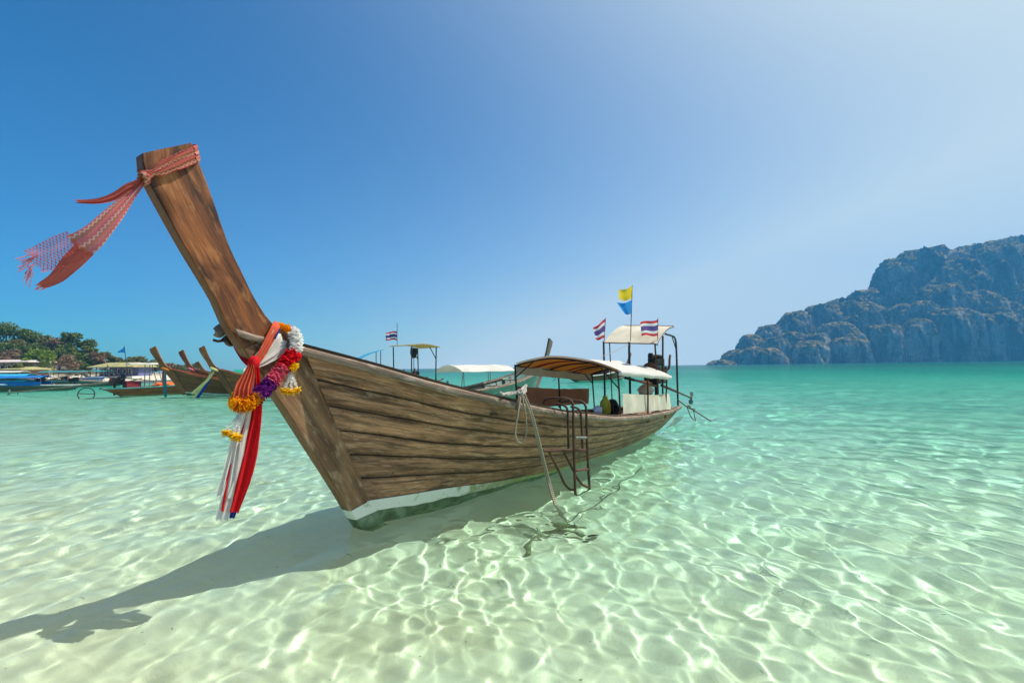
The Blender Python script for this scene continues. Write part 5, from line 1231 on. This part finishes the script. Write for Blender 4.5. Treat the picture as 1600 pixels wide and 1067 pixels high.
def building(name, label, px0, px1, roof_top, eave, ground, Y, wall, roof, posts=6, cat='building', hip=.3):
    a, b = at_y(px0, eave, Y), at_y(px1, eave, Y); ze = (a.z + b.z) / 2; zt = at_y((px0 + px1) / 2, roof_top, Y).z; zg = at_y((px0 + px1) / 2, ground, Y).z; x0, x1 = a.x, b.x; D = 6.0
    t = thing(name, label, cat, ((x0 + x1) / 2, Y + D / 2, zg)); w_ = x1 - x0; ov = .5
    mb = MB(); n = 14; e0 = (x0 - ov, Y - ov), (x1 + ov, Y + D + ov)
    A = [Vector((x0 - ov, Y - ov, ze)), Vector((x1 + ov, Y - ov, ze)), Vector((x1 + ov, Y + D + ov, ze)), Vector((x0 - ov, Y + D + ov, ze))]; r0 = Vector((x0 + w_ * hip, Y + D / 2, zt)); r1 = Vector((x1 - w_ * hip, Y + D / 2, zt))
    V_ = A + [r0, r1] + [p - Vector((0, 0, .14)) for p in A]
    mb.add(V_, [(0, 1, 5, 4), (1, 2, 5), (2, 3, 4, 5), (3, 0, 4), (0, 6, 7, 1), (1, 7, 8, 2), (2, 8, 9, 3), (3, 9, 6, 0), (9, 8, 7, 6)]); rf = link('roof', mb, roof, t, smooth=False)
    mb = MB(); mb.box(((x0 + x1) / 2, Y + D * .6, (ze + zg) / 2), (w_ * .96, D * .6, ze - zg - .02)); wl_ = link('wall', mb, wall, t, smooth=False)
    mb = MB(); mb.box(((x0 + x1) / 2, Y + D / 2, zg - .6), (w_ + .6, D + .8, 1.2)); link('floor_slab', mb, 'white_paint', t, smooth=False)
    for k in range(posts):
        x = x0 + w_ * k / (posts - 1); mb = MB(); mb.tube([(x, Y - .1, zg), (x, Y - .1, ze)], .10, 6); link('post', mb, 'inner_wood', t)
    for k in range(max(2, posts - 2)):
        x = x0 + w_ * (k + .7) / (posts - .6); mb = MB(); wd = w_ / posts * .5; h = (ze - zg) * .5; zc = zg + (ze - zg) * .52; yy = Y + D * .3 - .03
        for s_ in (-1, 1): mb.box((x + s_ * wd / 2, yy, zc), (.1, .08, h)); mb.box((x, yy, zc + s_ * h / 2), (wd - .1, .08, .1))
        wd_ = link('window', mb, 'white_paint', t, smooth=False); mb = MB(); mb.box((x, yy + .015, zc), (wd - .1, .03, h - .1)); link('pane', mb, 'engine_black', wd_, smooth=False)
    return t
plain('roof_straw', (.42, .36, .14), .9, .3, scale=1.2, dirt=(.2, .25, .14)); plain('roof_pale', (.62, .52, .47), .8, .2, scale=1); plain('wall_blue', (.16, .17, .34), .8, .3, scale=1, dirt=(.1, .1, .12)); plain('wall_brown', (.20, .13, .09), .8, .3, scale=1); plain('wall_shade', (.32, .30, .26), .8, .3, scale=1)  # bungalow walls have an even warm grey of their own
building('beach_pavilion', 'open beach pavilion with a straw coloured hipped roof and bluish walls', 142, 207, 566, 573, 588, 96, 'wall_blue', 'roof_straw', 8, hip=.12)
building('bungalow', 'long low bungalow with a flat pale roof at the left edge', -30, 44, 561.5, 565.5, 586, 100, 'wall_shade', 'roof_pale', 7, hip=.04)
building('beach_hut', 'small brown hut with a straw roof under the bright green tree', 2, 33, 573, 577, 588, 90, 'wall_brown', 'roof_straw', 4, hip=.2)
# things that stand in or under the water take the sunlight focused by the waves
for o in list(bpy.data.objects):
    if o.type == 'MESH':
        r_ = o.parent
        if (r_ is not None and r_.name.split('.')[0] in ('sunken_anchor', 'seabed_stone', 'anchor_line', 'mooring_rope', 'stern_rope')) or o.name.split('.')[0] == 'hull_bottom':
            o.cycles.is_caustics_receiver = True

# ---- haze over the bay
def build_haze(dens=.0003):
    m = NT('sea_haze'); m.t.nodes.remove(m.b); v = m.n('ShaderNodeVolumePrincipled'); v.inputs['Color'].default_value = (.12, .52, 1, 1)
    v.inputs['Density'].default_value = dens; v.inputs['Anisotropy'].default_value = .1; m.l(v.outputs[0], m.o.inputs['Volume'])
    mb = MB(); mb.box((0, 600, 170), (3200, 2000, 370)); o = link('haze', mb, 'sea_haze', smooth=False); o['kind'] = 'stuff'
build_haze()
